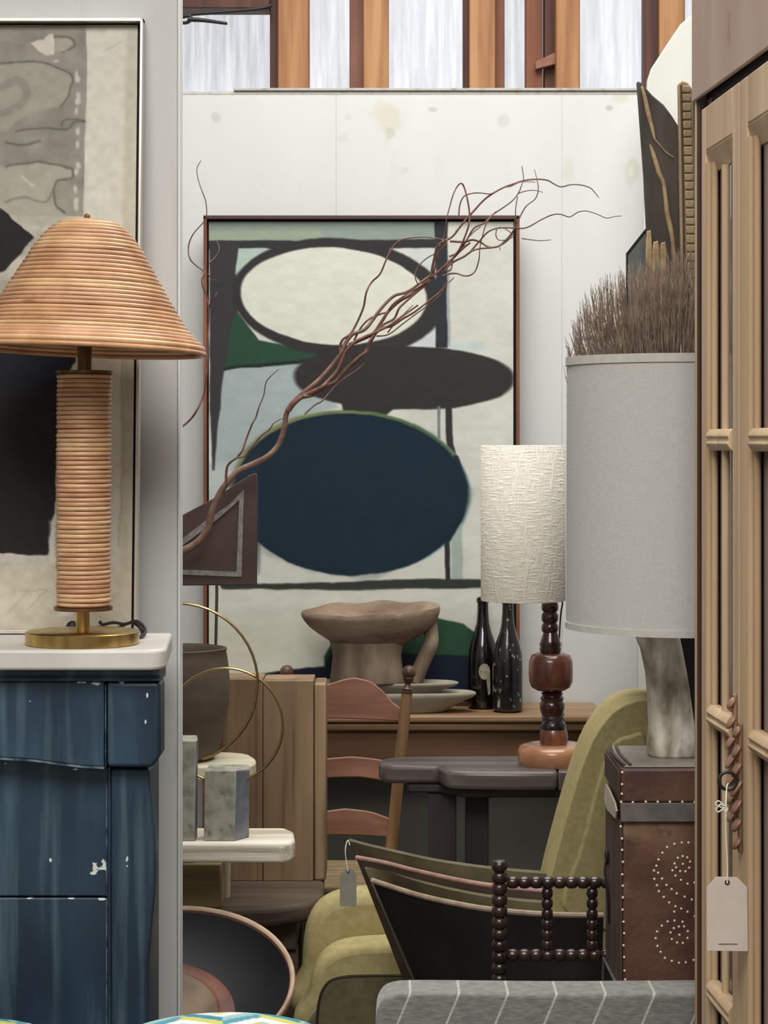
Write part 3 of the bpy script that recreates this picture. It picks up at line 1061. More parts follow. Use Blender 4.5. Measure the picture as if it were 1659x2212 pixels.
def stone(front, side, top, bot, d, label, ring, grp):
    t = thing('hoop_sculpture', label, 'sculpture', (X((front[0] + front[1]) / 2, d), d + .03, zbm), grp)
    a, b_ = X(front[0], d), X(front[1], d)
    c_ = X(side, d + .05)
    base = [(a, d), (b_, d), (c_, d + .05), (c_ - .004, d + .075), (a + .006, d + .07)]
    zt_ = Z(top, d)
    mb = MB()
    n = len(base)
    tops = [(x_ + .002, y_ + .001, zt_ + (.0 if i < 2 else (-.006 if i == 2 else .004))) for i, (x_, y_) in enumerate(base)]
    mb.add([(x_, y_, zbm) for x_, y_ in base] + tops, [tuple(range(n)), tuple(range(n, 2 * n))] + [(i, (i + 1) % n, (i + 1) % n + n, i + n) for i in range(n)])
    o = mb.build('stone_block', M_stone, t, bevel=.003)
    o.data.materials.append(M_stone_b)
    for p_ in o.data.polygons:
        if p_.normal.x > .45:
            p_.material_index = 1  # faces turned to the right take the darker, bluer grey
    (rx, ry), rr, a0, a1, dr = ring
    pts = []
    for k in range(41):
        an = math.radians(a0 + (a1 - a0) * k / 40)
        pts.append(P(rx + rr * math.cos(an), ry - rr * math.sin(an), dr))
    MB().tube(pts, .0034, 8).build('wire_hoop', M_brass_w, t)
    return t, o


gh = 'grey stone blocks with brass wire hoops'
stone((350, 422), 426, 1600, 1830, 5.19, 'hoop sculpture whose taller stone block is cut off by the white partition', ((384, 1476), 173, 238, -72, 5.225), gh)
tB, oB = stone((440, 508), 538, 1664, 1822, 5.19, 'hoop sculpture with the whole stone block in view and a bluish side face', ((487, 1567), 124, 250, -68, 5.235), gh)

# pale stool + pot
M_pale = wood('pale_ash', (198, 190, 160), (222, 216, 192), 'x', 12, .65, k=.1)
t = thing('ash_stool', 'pale ash stool with rounded end under the dark pot, behind the stone blocks', 'stool', (X(430, 5.52), 5.52, zt3))
zst = Z(1655, 5.41)
pts = smooth_poly([(X(300, 5.4), 5.42), (X(430, 5.4), 5.41), (X(520, 5.4), 5.415), (X(549, 5.45), 5.46), (X(545, 5.5), 5.56), (X(500, 5.6), 5.65), (X(300, 5.6), 5.66), (X(280, 5.5), 5.54)], 4)
MB().prism(pts, zst - .035, zst, 'z').build('seat', M_pale, t, bevel=.006)
for a, d_ in ((310, 5.522), (310, 5.62), (486, 5.522), (478, 5.62)):
    MB().tube([(X(a, 5.5), d_, zt3), (X(a, 5.5), d_, zst - .0352)], [.012, .016], 12).build('leg', M_pale, t)

M_pot = mat('brown_earthenware', (78, 64, 56), (104, 88, 76), (90, 76, 66), scale=9, stretch=(.6, .6, 1.4), rough=.85, bump=.5, bscale=22)
dp = 5.53
qp = dp / F
t = thing('brown_pot', 'dark brown rough pot with a wide flat rim, half hidden by the white partition', 'pot', (X(380, dp), dp, zst))
zp = lambda py: Z(py, dp) - zst
zr = Z(1400, dp)
hp_ = zr - zst
prof = [(0, 0), (70 * qp, 0), (88 * qp, .012), (104 * qp, hp_ * .25), (114 * qp, hp_ * .5), (116 * qp, hp_ * .7), (111 * qp, hp_ * .9), (108 * qp, hp_ * .97), (110 * qp, hp_), (104 * qp, hp_ * 1.005), (98 * qp, hp_ * .97), (100 * qp, hp_ * .8), (80 * qp, hp_ * .3), (0, hp_ * .25)]
MB().lathe(prof, (X(380, dp), dp, zst), 48, wob=wobf(21, .012)).build('vessel', M_pot, t, angle=60)

# maroon angular panel on a thin rod
M_mar = mat('maroon_panel', (74, 56, 52), (96, 76, 71), scale=5, rough=.75, bump=.2, streak=((60, 44, 42), 4, (1, 1, .6), .5, .7, .8))
M_chalk = mat('chalk_line', (150, 146, 142), (120, 112, 108), scale=60, lo=.4, hi=.7, rough=.9)
dm2 = 5.60
t = thing('angular_panel', 'maroon angular panel with a grey inner outline, mounted on a thin metal rod', 'sculpture', (X(467, 5.68), 5.68, zt3))
out = [(250, 1200), (391, 1114), (455, 1080), (540, 1026), (553, 1022), (556, 1030), (555, 1264), (250, 1266)]
MB().prism(PP(out, dm2), dm2, dm2 + .012).build('panel', M_mar, t, bevel=.002)
ins = [(280, 1232), (391, 1166), (452, 1119), (498, 1088), (527, 1057), (522, 1246), (280, 1237)]
inn = [(300, 1232), (391, 1181), (458, 1131), (500, 1096), (517, 1080), (511, 1235), (300, 1227)]
mb = MB()
n = len(ins)
A, B = PP(ins, dm2), PP(inn, dm2)
mb.add([(x_, dm2 - .0035, z_) for x_, z_ in A] + [(x_, dm2 - .0035, z_) for x_, z_ in B] + [(x_, dm2, z_) for x_, z_ in A] + [(x_, dm2, z_) for x_, z_ in B],
       [(i, (i + 1) % n, (i + 1) % n + n, i + n) for i in range(n)] + [(i, i + 2 * n, (i + 1) % n + 2 * n, (i + 1) % n) for i in range(n)] + [(i + n, (i + 1) % n + n, (i + 1) % n + 3 * n, i + 3 * n) for i in range(n)])
mb.build('inner_outline', M_chalk, t)
M_steel = mat('dull_steel', (150, 148, 144), rough=.35, metal=.8)
MB().tube([(X(467, dm2), dm2 + .02, Z(1170, dm2)), (X(467, dm2), dm2 + .02, Z(1290, dm2)), (X(466, 5.685), 5.685, Z(1400, 5.685)), (X(466, 5.685), 5.685, zt3 + .006)], .0042, 8).build('rod', M_steel, t)
MB().lathe([(0, 0), (.03, 0), (.03, .006), (0, .008)], (X(462, 5.685), 5.685, zt3), 20, sy=.5).build('foot', M_steel, t)

# ------------------------------------------------------------------ corkscrew willow branch in the pot
M_bark = mat('willow_bark', (116, 88, 74), (150, 120, 104), (132, 102, 88), scale=30, rough=.7, bump=.3)
M_twig = mat('willow_twig', (100, 68, 58), (138, 100, 86), scale=40, rough=.6)
t = thing('willow_branch', 'long twisted corkscrew willow branch reaching from the dark pot across the painting', 'branch', (X(385, 5.53), 5.53, zst + hp_ * .35))
db = 5.5
rb = random.Random(11)


def c5(p):
    return (380 + p[0] / 2.676, 330 + p[1] / 2.676)


def c6(p):
    return (800 + p[0] / 2.765, 330 + p[1] / 2.765)


def twig(pts, r0, r1, d0=5.5, d1=5.5, name='twig', m=None, k=5):
    n = len(pts)
    ps = [P(a, b_, d0 + (d1 - d0) * i / (n - 1) + rb.uniform(-.006, .006)) for i, (a, b_) in enumerate(pts)]
    rr = [(r0 + (r1 - r0) * i / (n - 1)) * db / F for i in range(n)]
    return MB().tube(ps, rr, 8, k).build(name, m or M_twig, t, angle=80)


# pot interior to the first bend (hidden), then the visible stem
twig([(378, 1590), (372, 1480), (362, 1390), (352, 1300), (350, 1240), (366, 1212), (392, 1192), (418, 1178), (438, 1160), (450, 1138), (457, 1110), (470, 1076), (488, 1046), (515, 1018), (548, 1002), (580, 985), (602, 960), (614, 925), (619, 893), (634, 868), (660, 845), (690, 820), (720, 786), (738, 762), (746, 742), (762, 722), (790, 710), (822, 668), (850, 640), (880, 630), (915, 606), (940, 588)],
     10, 2.6, 5.53, 5.45, 'main_stem', M_bark)
T5 = [
    ([(290, 1910), (292, 1840), (305, 1800), (350, 1765), (400, 1750), (440, 1700), (490, 1640), (540, 1600), (570, 1560), (630, 1530)], 3, 1.0),
    ([(350, 1765), (385, 1720), (405, 1660), (440, 1570), (462, 1530), (480, 1470), (508, 1400), (520, 1330), (550, 1290), (595, 1250)], 2.6, .8),
    ([(650, 1490), (690, 1440), (740, 1405), (800, 1378), (850, 1350), (880, 1320), (930, 1265), (960, 1200), (985, 1145), (1040, 1090), (1100, 1060), (1150, 1040), (1230, 1000), (1300, 950), (1400, 880)], 6, 2.0),
    ([(735, 1410), (800, 1395), (870, 1345), (925, 1320), (980, 1255), (1060, 1180), (1110, 1140), (1120, 1090), (1180, 1020), (1250, 1000), (1310, 960), (1380, 920), (1470, 850), (1530, 800), (1570, 740)], 5, 1.4),
    ([(955, 1180), (950, 1120), (965, 1080), (1010, 1045), (1050, 975), (1085, 890), (1100, 810), (1130, 750), (1180, 700), (1215, 620), (1250, 550), (1300, 505), (1370, 490), (1450, 487), (1560, 505)], 3, 1.2),
    ([(1000, 1110), (1060, 1085), (1140, 1045), (1190, 975), (1230, 915), (1290, 860), (1360, 820), (1430, 765), (1490, 705), (1560, 655), (1640, 570), (1700, 520)], 4, 2.2),
    ([(1030, 1085), (1070, 1010), (1120, 960), (1190, 930), (1220, 920), (1260, 870), (1330, 820), (1400, 780), (1450, 745)], 2.2, 1.6),
    ([(1090, 1215), (1040, 1260), (980, 1300), (920, 1350), (850, 1430), (800, 1460), (745, 1510)], 1.2, 2.0),
    ([(1000, 1240), (1080, 1170), (1140, 1070), (1190, 1000), (1260, 960), (1290, 900), (1330, 860), (1400, 800), (1470, 740), (1500, 650), (1510, 590), (1560, 510)], 3.2, 1.6),
    ([(1160, 1060), (1230, 1050), (1310, 990), (1390, 930), (1460, 880), (1530, 820), (1560, 760)], 1.6, 1.0),
    ([(1225, 1040), (1255, 1000), (1310, 940), (1370, 880)], 1.4, .9),
]
for pts, a, b_ in T5:
    twig([c5(p) for p in pts], a, b_, 5.47, 5.44)
T6 = [
    ([(355, 745), (400, 715), (450, 670), (500, 620), (535, 570), (565, 500), (588, 430), (592, 360), (578, 270), (560, 205), (543, 183), (520, 200), (495, 250), (472, 330), (455, 400), (440, 500), (410, 560)], 2.6, 1.0),
    ([(390, 570), (440, 530), (490, 500), (530, 450), (570, 400), (620, 345), (670, 290), (720, 250), (790, 210), (850, 188), (920, 165), (1000, 158), (1060, 165), (1095, 185), (1140, 203), (1200, 190), (1260, 193), (1310, 208), (1335, 230), (1365, 268)], 2.6, 1.0),
    ([(470, 620), (530, 590), (570, 530), (620, 450), (680, 420), (730, 370), (790, 330), (850, 285), (885, 240), (905, 190), (915, 150), (905, 80)], 2.2, .8),
    ([(475, 528), (560, 532), (610, 520), (660, 535), (700, 560), (760, 560), (820, 510), (860, 455), (890, 390), (930, 320), (985, 275), (1003, 220), (995, 160), (980, 100)], 2.6, .8),
    ([(445, 690), (500, 650), (560, 620), (610, 585), (660, 572), (740, 565), (800, 540), (845, 490), (865, 400), (868, 330), (880, 260)], 2.6, .9),
    ([(590, 600), (650, 530), (700, 475), (760, 450), (830, 448), (900, 452), (950, 440), (1020, 400), (1090, 370), (1140, 368), (1190, 383), (1240, 355), (1290, 348), (1350, 365), (1410, 390), (1460, 380), (1500, 378)], 2.0, .8),
    ([(430, 735), (480, 722), (520, 722), (560, 735), (600, 730), (630, 700), (650, 630), (655, 560), (680, 460), (700, 410), (750, 350)], 2.0, 1.0),
    ([(528, 380), (535, 310), (560, 260), (610, 242), (660, 240), (725, 245), (790, 210), (840, 200), (900, 175), (985, 175)], 1.6, .9),
    ([(290, 795), (268, 745), (280, 690), (330, 635), (390, 600), (440, 560), (465, 510)], 1.4, 1.2),
    ([(800, 450), (760, 450), (750, 490), (765, 520), (810, 520), (855, 495), (800, 450)], 1.2, 1.0),
    ([(905, 512), (960, 520), (1020, 525), (1080, 520)], 1.2, .8),
    ([(880, 245), (930, 228), (985, 225), (1030, 236)], 1.2, .7),
    ([(360, 740), (380, 640), (400, 560), (430, 530)], 3.2, 1.8),
    ([(400, 720), (440, 700), (480, 700), (500, 620), (560, 540), (610, 480), (660, 440)], 2.0, 1.0),
    ([(770, 565), (776, 582)], 1.0, .8),
    ([(470, 775), (500, 745)], 1.0, 1.0),
]
for pts, a, b_ in T6:
    twig([c6(p) for p in pts], a, b_, 5.44, 5.42)
L5 = [
    ([(145, 45), (122, 90), (128, 150), (150, 220), (172, 280), (178, 355), (160, 400), (100, 470), (73, 540), (80, 610), (120, 655), (165, 690), (150, 735), (158, 780), (178, 830), (190, 920), (185, 1050), (182, 1160), (175, 1300), (160, 1400), (120, 1490), (80, 1545), (20, 1595), (-40, 1640), (-80, 1760), (-70, 2100), (-50, 2500), (-30, 2900)], .8, 2.8),
    ([(190, 640), (230, 600), (250, 560), (243, 525), (235, 512)], 1.4, .9),
    ([(240, 805), (225, 835), (205, 850), (195, 890), (185, 940)], 1.8, 1.6),
    ([(185, 700), (205, 728), (240, 740)], 1.2, .8),
]
for pts, a, b_ in L5:
    twig([c5(p) for p in pts], a, b_, 5.5, 5.53)

# ------------------------------------------------------------------ chartreuse lounge chair
M_chart = mat('chartreuse_wool', (172, 158, 108), (188, 174, 124), scale=60, rough=.95, bump=.35, bscale=420, streak=((158, 144, 94), 5, (1, 1, .6), .5, .75, .6))
M_olive = mat('olive_wool', (92, 84, 56), (108, 100, 68), scale=40, rough=.95, sheen=.3, bump=.3, bscale=400)
dg = 5.14
t = thing('lounge_chair', 'mustard-green wool lounge chair, its tall reclined back rising beside the studded trunk', 'armchair', (X(1000, 5.3), 5.35, 0))


def bx(x):
    return X(x, dg)


def side(pts, d0, d1, name, m, bev, seg=4, k=3, dm=5.14):
    return MB().prism(smooth_poly(PP(pts, dm), k), d0, d1).build(name, m, t, bevel=bev, seg=seg, angle=50)


side([(1168, 1920), (1172, 1872), (1190, 1800), (1212, 1720), (1236, 1640), (1262, 1575), (1292, 1530), (1320, 1505), (1355, 1492), (1392, 1490), (1404, 1510), (1404, 1700), (1404, 1900), (1404, 2050), (1200, 2060)], 5.2, 5.44, 'backrest', M_chart, .035, 5, 3, 5.41)
side([(1215, 1960), (1250, 1845), (1278, 1740), (1300, 1660), (1326, 1606), (1360, 1590), (1398, 1600), (1400, 1800), (1398, 1990), (1300, 2010)], 5.191, 5.24, 'wing_panel', M_chart, .008, 4, 3, 5.19)
side([(646, 2230), (648, 2120), (652, 2050), (668, 2000), (700, 1966), (760, 1948), (880, 1944), (1180, 1950), (1200, 2050), (1196, 2230)], 5.255, 5.352, 'arm', M_chart, .035)
side([(664, 2240), (668, 2150), (676, 2105), (700, 2068), (744, 2046), (830, 2038), (1000, 2036), (1190, 2038), (1210, 2100), (1200, 2240)], 5.135, 5.254, 'arm', M_chart, .03)
side([(686, 2240), (690, 2170), (702, 2132), (728, 2112), (800, 2106), (1000, 2108), (1180, 2112), (1190, 2180), (1180, 2240)], 5.12, 5.15, 'arm_panel', M_olive, .008)
mb = MB()
pipe = smooth_poly(PP([(684, 2240), (688, 2170), (700, 2130), (727, 2109), (800, 2103), (1000, 2105), (1180, 2109)], dg), 4, closed=False)
mb.tube([(a, 5.119, b_) for a, b_ in pipe], .0035, 6).build('piping', mat('dark_piping', (44, 38, 24), rough=.9), t)
MB().box(bx(740), bx(1230), 5.20, 5.34, .16, Z(2100, dg)).build('seat', M_chart, t, bevel=.03, seg=3)
for a in (700, 1180):
    for d_ in (5.18, 5.31):
        MB().tube([(bx(a), d_, 0), (bx(a), d_, .2)], [.014, .02], 10).build('leg', M_darkl, t)

# ------------------------------------------------------------------ two nested shell chairs (seen from behind)
M_ply = mat('black_ply', (28, 28, 27), (40, 39, 35), scale=8, rough=.75, ior=1.3)
M_ply_b = mat('brown_ply', (66, 52, 46), (84, 68, 58), scale=10, stretch=(.3, 1, 1), rough=.55)
M_edge = mat('pale_ply_edge', (170, 150, 128), (140, 120, 100), scale=30, rough=.6)
M_edge_p = mat('pink_ply_edge', (178, 142, 126), (150, 116, 104), scale=30, rough=.6)
M_oliv2 = mat('olive_leather', (88, 80, 56), (106, 98, 70), scale=14, rough=.6, bump=.25)


def depth_at(py, z):
    return (H - z) * F / (py - HY)


def shell(top, z, bot, th, name, m, par, zb, off=0.0):
    """curved upright sheet: its top edge lies in the plane z and passes pixel points; bottom narrower"""
    n = 36
    sm = smooth_poly(top, 6, closed=False)
    T = []
    for a, b_ in sm:
        d = depth_at(b_, z)
        T.append(Vector((X(a, d), d + off, z)))
    m_ = len(T)
    L_, R_ = T[0], T[-1]
    rows = 10
    vs = []
    for j in range(rows + 1):
        v = j / rows
        zz_ = z + (zb - z) * v
        for i, p in enumerate(T):
            u = i / (m_ - 1)
            xl = L_.x + (bot[0] * v)
            xr = R_.x + (bot[1] * v)
            x_ = xl + (p.x - L_.x) / (R_.x - L_.x) * (xr - xl)
            y_ = p.y - .02 * v
            vs.append((x_, y_, zz_))
    k = len(vs)
    vs += [(x_ + 0, y_ + th, z_ - 0.0) for x_, y_, z_ in vs]
    mb = MB()
    fs = []
    for j in range(rows):
        for i in range(m_ - 1):
            a = j * m_ + i
            fs.append((a, a + 1, a + m_ + 1, a + m_))
            fs.append((a + k, a + m_ + k, a + m_ + 1 + k, a + 1 + k))
    for i in range(m_ - 1):
        fs.append((i, i + k, i + 1 + k, i + 1))
        a = rows * m_ + i
        fs.append((a, a + 1, a + 1 + k, a + k))
    for j in range(rows):
        a = j * m_
        fs.append((a, a + m_, a + m_ + k, a + k))
        a = j * m_ + m_ - 1
        fs.append((a, a + k, a + m_ + k, a + m_))
    mb.add(vs, fs)
    mb.build(name, m, par, angle=50)
    return T


zs1, zs2 = .62, .65
t1 = thing('shell_chair', 'front of two nested chairs, curved black back panel with a pale edge', 'chair', (.3, 4.8, 0), 'nested shell chairs')
top1 = [(805, 1905), (850, 1920), (905, 1937), (960, 1950), (1040, 1965), (1130, 1975), (1220, 1980), (1304, 1981)]
T = shell(top1, zs1, (.115, -.01), .009, 'back_shell', M_ply, t1, .36)
mb = MB()
mb.tube([p + Vector((0, .0045, .002)) for p in T], .0062, 8).build('pale_edge', M_edge, t1)
top1p = [(788, 1876), (830, 1880), (905, 1905), (1000, 1928), (1100, 1944), (1190, 1952)]
shell(top1p, .635, (.11, -.01), .028, 'seat_pad', M_oliv2, t1, .38)
t2 = thing('shell_chair', 'rear of two nested chairs, olive padded back with a price tag hanging from its corner', 'chair', (.3, 4.9, 0), 'nested shell chairs')
top2 = [(770, 1855), (830, 1866), (900, 1884), (1000, 1906), (1100, 1921), (1188, 1929)]
T2 = shell(top2, zs2, (.11, -.01), .009, 'back_shell', M_ply_b, t2, .37)
MB().tube([p + Vector((0, .0045, .002)) for p in T2], .0052, 8).build('pale_edge', M_edge_p, t2)
top2b = [(790, 1853), (860, 1866), (1000, 1893), (1100, 1908), (1184, 1916)]
top2p = [(754, 1816), (790, 1826), (850, 1840), (930, 1858), (1020, 1872), (1100, 1881), (1182, 1888)]
shell(top2p, .68, (.12, -.02), .03, 'seat_pad', M_oliv2, t2, .42)
for tt, dd, x0 in ((t1, 4.55, 0), (t2, 4.66, .0)):
    xs_ = (.10, .40)
    MB().box(xs_[0] - .0, xs_[1], dd + .12, dd + .40, .36, .375).build('seat_shell', M_ply, tt, bevel=.005)
    for a in xs_:
        for e_ in (.13, .38):
            MB().tube([(a + (.01 if a < .2 else -.01), dd + e_, .37), (a, dd + e_ + .01, 0)], .008, 8).build('leg', mk, tt)


def price_tag(corner, pts, hole, string, d, label, th=.0012, cm=(196, 190, 178), mark=None, rs_=.0011):
    t = thing('price_tag', label, 'tag', P(hole[0], hole[1], d))
    m = mat('tag_card', cm, tuple(v - 8 for v in cm), scale=30, rough=.85)
    MB().prism(PP(pts, d), d, d + th).build('card', m, t, bevel=.0003)
    MB().torus(P(hole[0], hole[1], d - .0006), .0030 if mark else .0026, .0009, 20, 6, Matrix.Rotation(math.pi / 2, 4, 'X')).build('eyelet', mk, t)
    MB().tube([P(a, b_, d_) for a, b_, d_ in string], rs_, 6, 4).build('string', mat('white_string', (228, 222, 206), rough=.9), t)
    return t


price_tag(None, [(734, 1958), (734, 1890), (748, 1874), (762, 1876), (770, 1894), (770, 1958)], (752, 1883), [(756, 1826, 4.985), (751, 1815, 4.99), (746, 1835, 4.975), (748, 1860, 4.972), (752, 1884, 4.969)], 4.97,
          'grey-white card tag hanging from the corner of the nested chairs', cm=(150, 146, 132))

# ------------------------------------------------------------------ bobbin-turned settle frame with the studded trunk on its seat
M_bob = mat('bobbin_wood', (34, 24, 22), (62, 42, 34), scale=9, rough=.28, coat=.5)
dbb = 4.335
qb = dbb / F
t = thing('bobbin_settle', 'dark bobbin-turned wooden chair back with beaded posts and rails, beside the trunk', 'chair', (X(1250, dbb), 4.2, 0))


def beads(p0, p1, n, r, name, par, along=.56, top=None):
    """one turned spindle: a row of n beads as one piece"""
    p0, p1 = Vector(p0), Vector(p1)
    L_ = (p1 - p0).length
    prof = [(0, 0)]
    h = L_ / n
    for i in range(n):
        for a in (-75, -50, -25, 0, 25, 50, 75):
            an = math.radians(a)
            prof.append((r * (.42 + .58 * math.cos(an) ** .8), h * (i + .5) + h * .5 * math.sin(an) / math.sin(math.radians(75)) * .98))
        if i < n - 1:
            prof.append((r * .5, h * (i + 1)))
    prof.append((0, L_))
    M = Matrix.Translation(p0) @ (p1 - p0).to_track_quat('Z', 'Y').to_matrix().to_4x4()
    return MB().lathe(prof, (0, 0, 0), 20, M=M).build(name, M_bob, par, angle=50)


zpb = Z(2140, dbb)
beads(P(1079, 2152, dbb), P(1079, 1858, dbb), 12, 17.5 * qb, 'post', t)
beads(P(1079, 2350, dbb), P(1079, 2153, dbb), 8, 17.5 * qb, 'post', t)
MB().tube([P(1079, 2350, dbb), (X(1079, dbb), dbb, 0)], .014, 10).build('foot', M_bob, t)
xr = .98
beads((xr, dbb, Z(2350, dbb)), (xr, dbb, Z(1858, dbb)), 20, 17.5 * qb, 'post', t)
MB().tube([(xr, dbb, Z(2350, dbb)), (xr, dbb, 0)], .014, 10).build('foot', M_bob, t)
nb = int((xr - X(1098, dbb)) / (25 * qb))
beads((X(1095, dbb), dbb, Z(1906, dbb)), (xr - .01, dbb, Z(1906, dbb)), nb, 13.5 * qb, 'rail', t)
beads((X(1095, dbb), dbb, Z(2063, dbb)), (xr - .01, dbb, Z(2063, dbb)), nb, 13.5 * qb, 'rail', t)
for px in (1182, 1279, 1376, 1473, 1570):
    beads(P(px, 2052, dbb), P(px, 1918, dbb), 6, 12.5 * qb, 'spindle', t)
MB().box(X(1079, dbb) + .004, xr + .01, 3.99, dbb + .012, .47, .499).build('seat', M_darkl, t, bevel=.005)
for a in (X(1079, dbb) + .02, xr - .01):
    MB().tube([(a, 4.01, 0), (a, 4.01, .4695)], .016, 10).build('front_leg', M_bob, t)

# trunk
M_leath = mat('brown_leather', (84, 54, 42), (128, 98, 76), (104, 72, 56), scale=5, lo=.38, hi=.66, rough=.55, bump=.6, bscale=60,
              spots=[((66, 46, 46), 3.6, (1, 1, 1), .52, .6, .7), ((150, 120, 90), 7, (1, 1, 1.4), .6, .72, .6), ((60, 40, 34), 40, (1, 1, 1), .58, .7, .5)])
M_leath_d = mat('dark_leather', (66, 50, 46), (96, 76, 66), scale=16, stretch=(1, 1, .2), rough=.5, bump=.3)
M_strap = mat('grey_leather_strap', (96, 90, 88), (116, 108, 104), scale=30, rough=.6)
M_lidtop = mat('worn_lid_leather', (120, 112, 104), (146, 138, 128), scale=14, rough=.4, bump=.2)
M_nail = mat('brass_nail', (250, 232, 208), rough=.4, metal=.3)
dT, dTb = 4.0, 4.27
x0, x1 = X(1345, dT), .90
t = thing('studded_trunk', 'brown leather trunk decorated with swirls of brass nails, carrying the big grey lamp', 'trunk', ((x0 + x1) / 2, (dT + dTb) / 2, .5))
zT = 1.0
zlid = Z(1735, dT)
MB().box(x0, x1, dT, dTb, .5, zlid - .001).build('body', M_leath, t, bevel=.006)
MB().box(x0 - .003, x1 + .003, dT - .004, dTb + .003, zlid, zT - .003).build('lid', M_leath, t, bevel=.006)
MB().box(x0 + .002, x1, dT + .0, dTb - .002, zT - .0028, zT).build('lid_top', M_lidtop, t, bevel=.0012)
MB().box(x0 - .0045, x1, dT - .0085, dT - .0042, Z(1774, dT), Z(1733, dT)).build('front_strap', M_strap, t, bevel=.0015)
MB().box(x0 - .0045, x0 - .0005, dT + .0, dTb - .004, .505, Z(1775, dT)).build('side_panel', M_leath_d, t, bevel=.0015)
MB().box(x0 - .007, x0 - .0034, dT + .003, dTb - .01, Z(1735, dT) + .01, zT - .01).build('side_panel', M_leath_d, t, bevel=.0015)
for k in (0, 1):
    MB().tube([(x0 + .004 + .012 * k, dTb - .003, zT + .002), (x0 - .002 + .012 * k, dT + .14, zT + .002), (x0 + .003 + .012 * k, dT + .004, zT + .002)], .003, 6, 3).build('lid_binding', M_leath_d, t)
M_paper = mat('torn_lining', (190, 180, 160), (168, 158, 142), scale=20, rough=.9)
mb = MB()
a_ = [(x0 - .008, 4.235, Z(1700, 4.2)), (x0 - .01, 4.24, Z(1735, 4.2)), (x0 - .013, 4.16, Z(1760, 4.1)), (x0 - .01, 4.03, Z(1775, dT)), (x0 - .012, 4.0, Z(1752, dT)), (x0 - .009, 4.06, Z(1735, 4.05)), (x0 - .009, 4.17, Z(1698, 4.2))]
mb.add(a_ + [(x_ + .003, y_, z_) for x_, y_, z_ in a_], [tuple(range(7)), tuple(range(7, 14))] + [(i, (i + 1) % 7, (i + 1) % 7 + 7, i + 7) for i in range(7)])
mb.build('torn_lining', M_paper, t)
MB().torus((x0 - .009, 4.2, Z(1852, 4.2)), .012, .003, 20, 6, Matrix.Rotation(math.pi / 2, 4, 'Y')).build('side_ring', mk, t)
MB().tube([(x0 - .010, 4.2, Z(1862, 4.2)), (x0 - .013, 4.19, Z(1885, 4.2)), (x0 - .008, 4.18, Z(1930, 4.2)), (x0 - .006, 4.18, Z(1990, 4.2))], .003, 6, 3).build('hanging_strap', mk, t)
M_tin = mat('worn_tin', (90, 92, 96), (150, 150, 148), scale=20, rough=.4, metal=.7)
mb = MB()
zc = .56
mb.prism([(dT - .002, .502), (dT - .002, .545), (dTb - .01, Z(2075, 4.25)), (dTb - .01, .502)], x0 - .0075, x0 - .0048, 'x')
mb.build('corner_plate', mat('dark_tin', (40, 40, 44), rough=.45, metal=.6), t)
MB().tube([(x0 - .009, dT + .02, Z(2132, dT)), (x0 - .009, dTb - .015, Z(2072, 4.25)), (x0 - .009, dTb - .015, .505)], .0032, 6).build('corner_edge', M_tin, t)
ST = [(230, 245), (229, 338), (227, 412), (222, 475), (313, 478), (414, 475), (507, 475), (602, 475), (699, 475), (795, 478), (220, 670), (230, 764), (232, 853), (238, 946), (232, 1044), (237, 1133), (237, 1224), (235, 1319), (242, 1414), (247, 1504), (242, 1598), (247, 1690), (250, 1795), (255, 1865),
      (806, 810), (750, 796), (697, 796), (640, 807), (583, 832), (546, 876), (516, 929), (499, 977), (480, 1014), (512, 1032), (543, 1077), (577, 1127), (618, 1160), (658, 1193), (719, 1218), (775, 1241), (483, 1080), (503, 1129), (518, 1176), (557, 1221), (598, 1264), (648, 1293), (693, 1311), (742, 1336), (799, 1371),
      (666, 915), (704, 903), (740, 912), (762, 945), (755, 992), (726, 1021), (684, 1019), (653, 990), (641, 960), (706, 963), (624, 1013), (648, 1054), (691, 1088), (742, 1117), (797, 1108), (638, 1335), (640, 1405), (703, 1414), (715, 1450), (674, 1452), (635, 1464), (609, 1498), (619, 1549), (660, 1577), (705, 1580), (741, 1541), (744, 1488), (679, 1516), (587, 1412), (541, 1445), (504, 1490), (493, 1543), (507, 1603), (532, 1650), (565, 1697), (619, 1720), (675, 1735), (728, 1731), (789, 1713)]
# the same ornament mirrored onto the hidden half
ax = 880
ST += [(2 * ax - a, b_) for a, b_ in ST if a > 300]
mb = MB()
for a, b_ in ST:
    px, py = 1280 + a / 3.614, 1600 + b_ / 3.614
    dd = dT - (.0045 if py < 1735 else .0005)
    mb.ball((X(px, dT), dd, Z(py, dT)), .0025, 8, 5, sy=.7)
nl = mb.build('nail_heads', M_nail, t)
nl['kind'] = 'stuff'

# ------------------------------------------------------------------ big grey lamp on the trunk
M_glin = linen('grey_linen', (196, 194, 188), (206, 204, 199), 700, .12, .1)
M_trim = mat('linen_trim', (206, 203, 194), (196, 192, 184), scale=60, rough=.9)
dk = 4.13
qk = dk / F
t = thing('table_lamp', 'large lamp with a wide grey linen drum shade and a leaning mottled stone-like base', 'lamp', P(1453, 1640, dk))
ccx = X(1471, dk)
rk = 249 * qk
zk = lambda py: Z(py, dk)
MB().lathe([(rk - .006, zk(774)), (rk - .003, zk(774)), (rk - .001, zk(1352)), (rk - .004, zk(1352)), (rk - .006, zk(774))], (ccx, dk, 0), 80).build('shade', M_glin, t, angle=50)
MB().lathe([(rk - .003, zk(772)), (rk - .0005, zk(772)), (rk - .0002, zk(790)), (rk - .003, zk(790)), (rk - .003, zk(772))], (ccx, dk, 0), 80).build('trim_band', M_trim, t, angle=50)
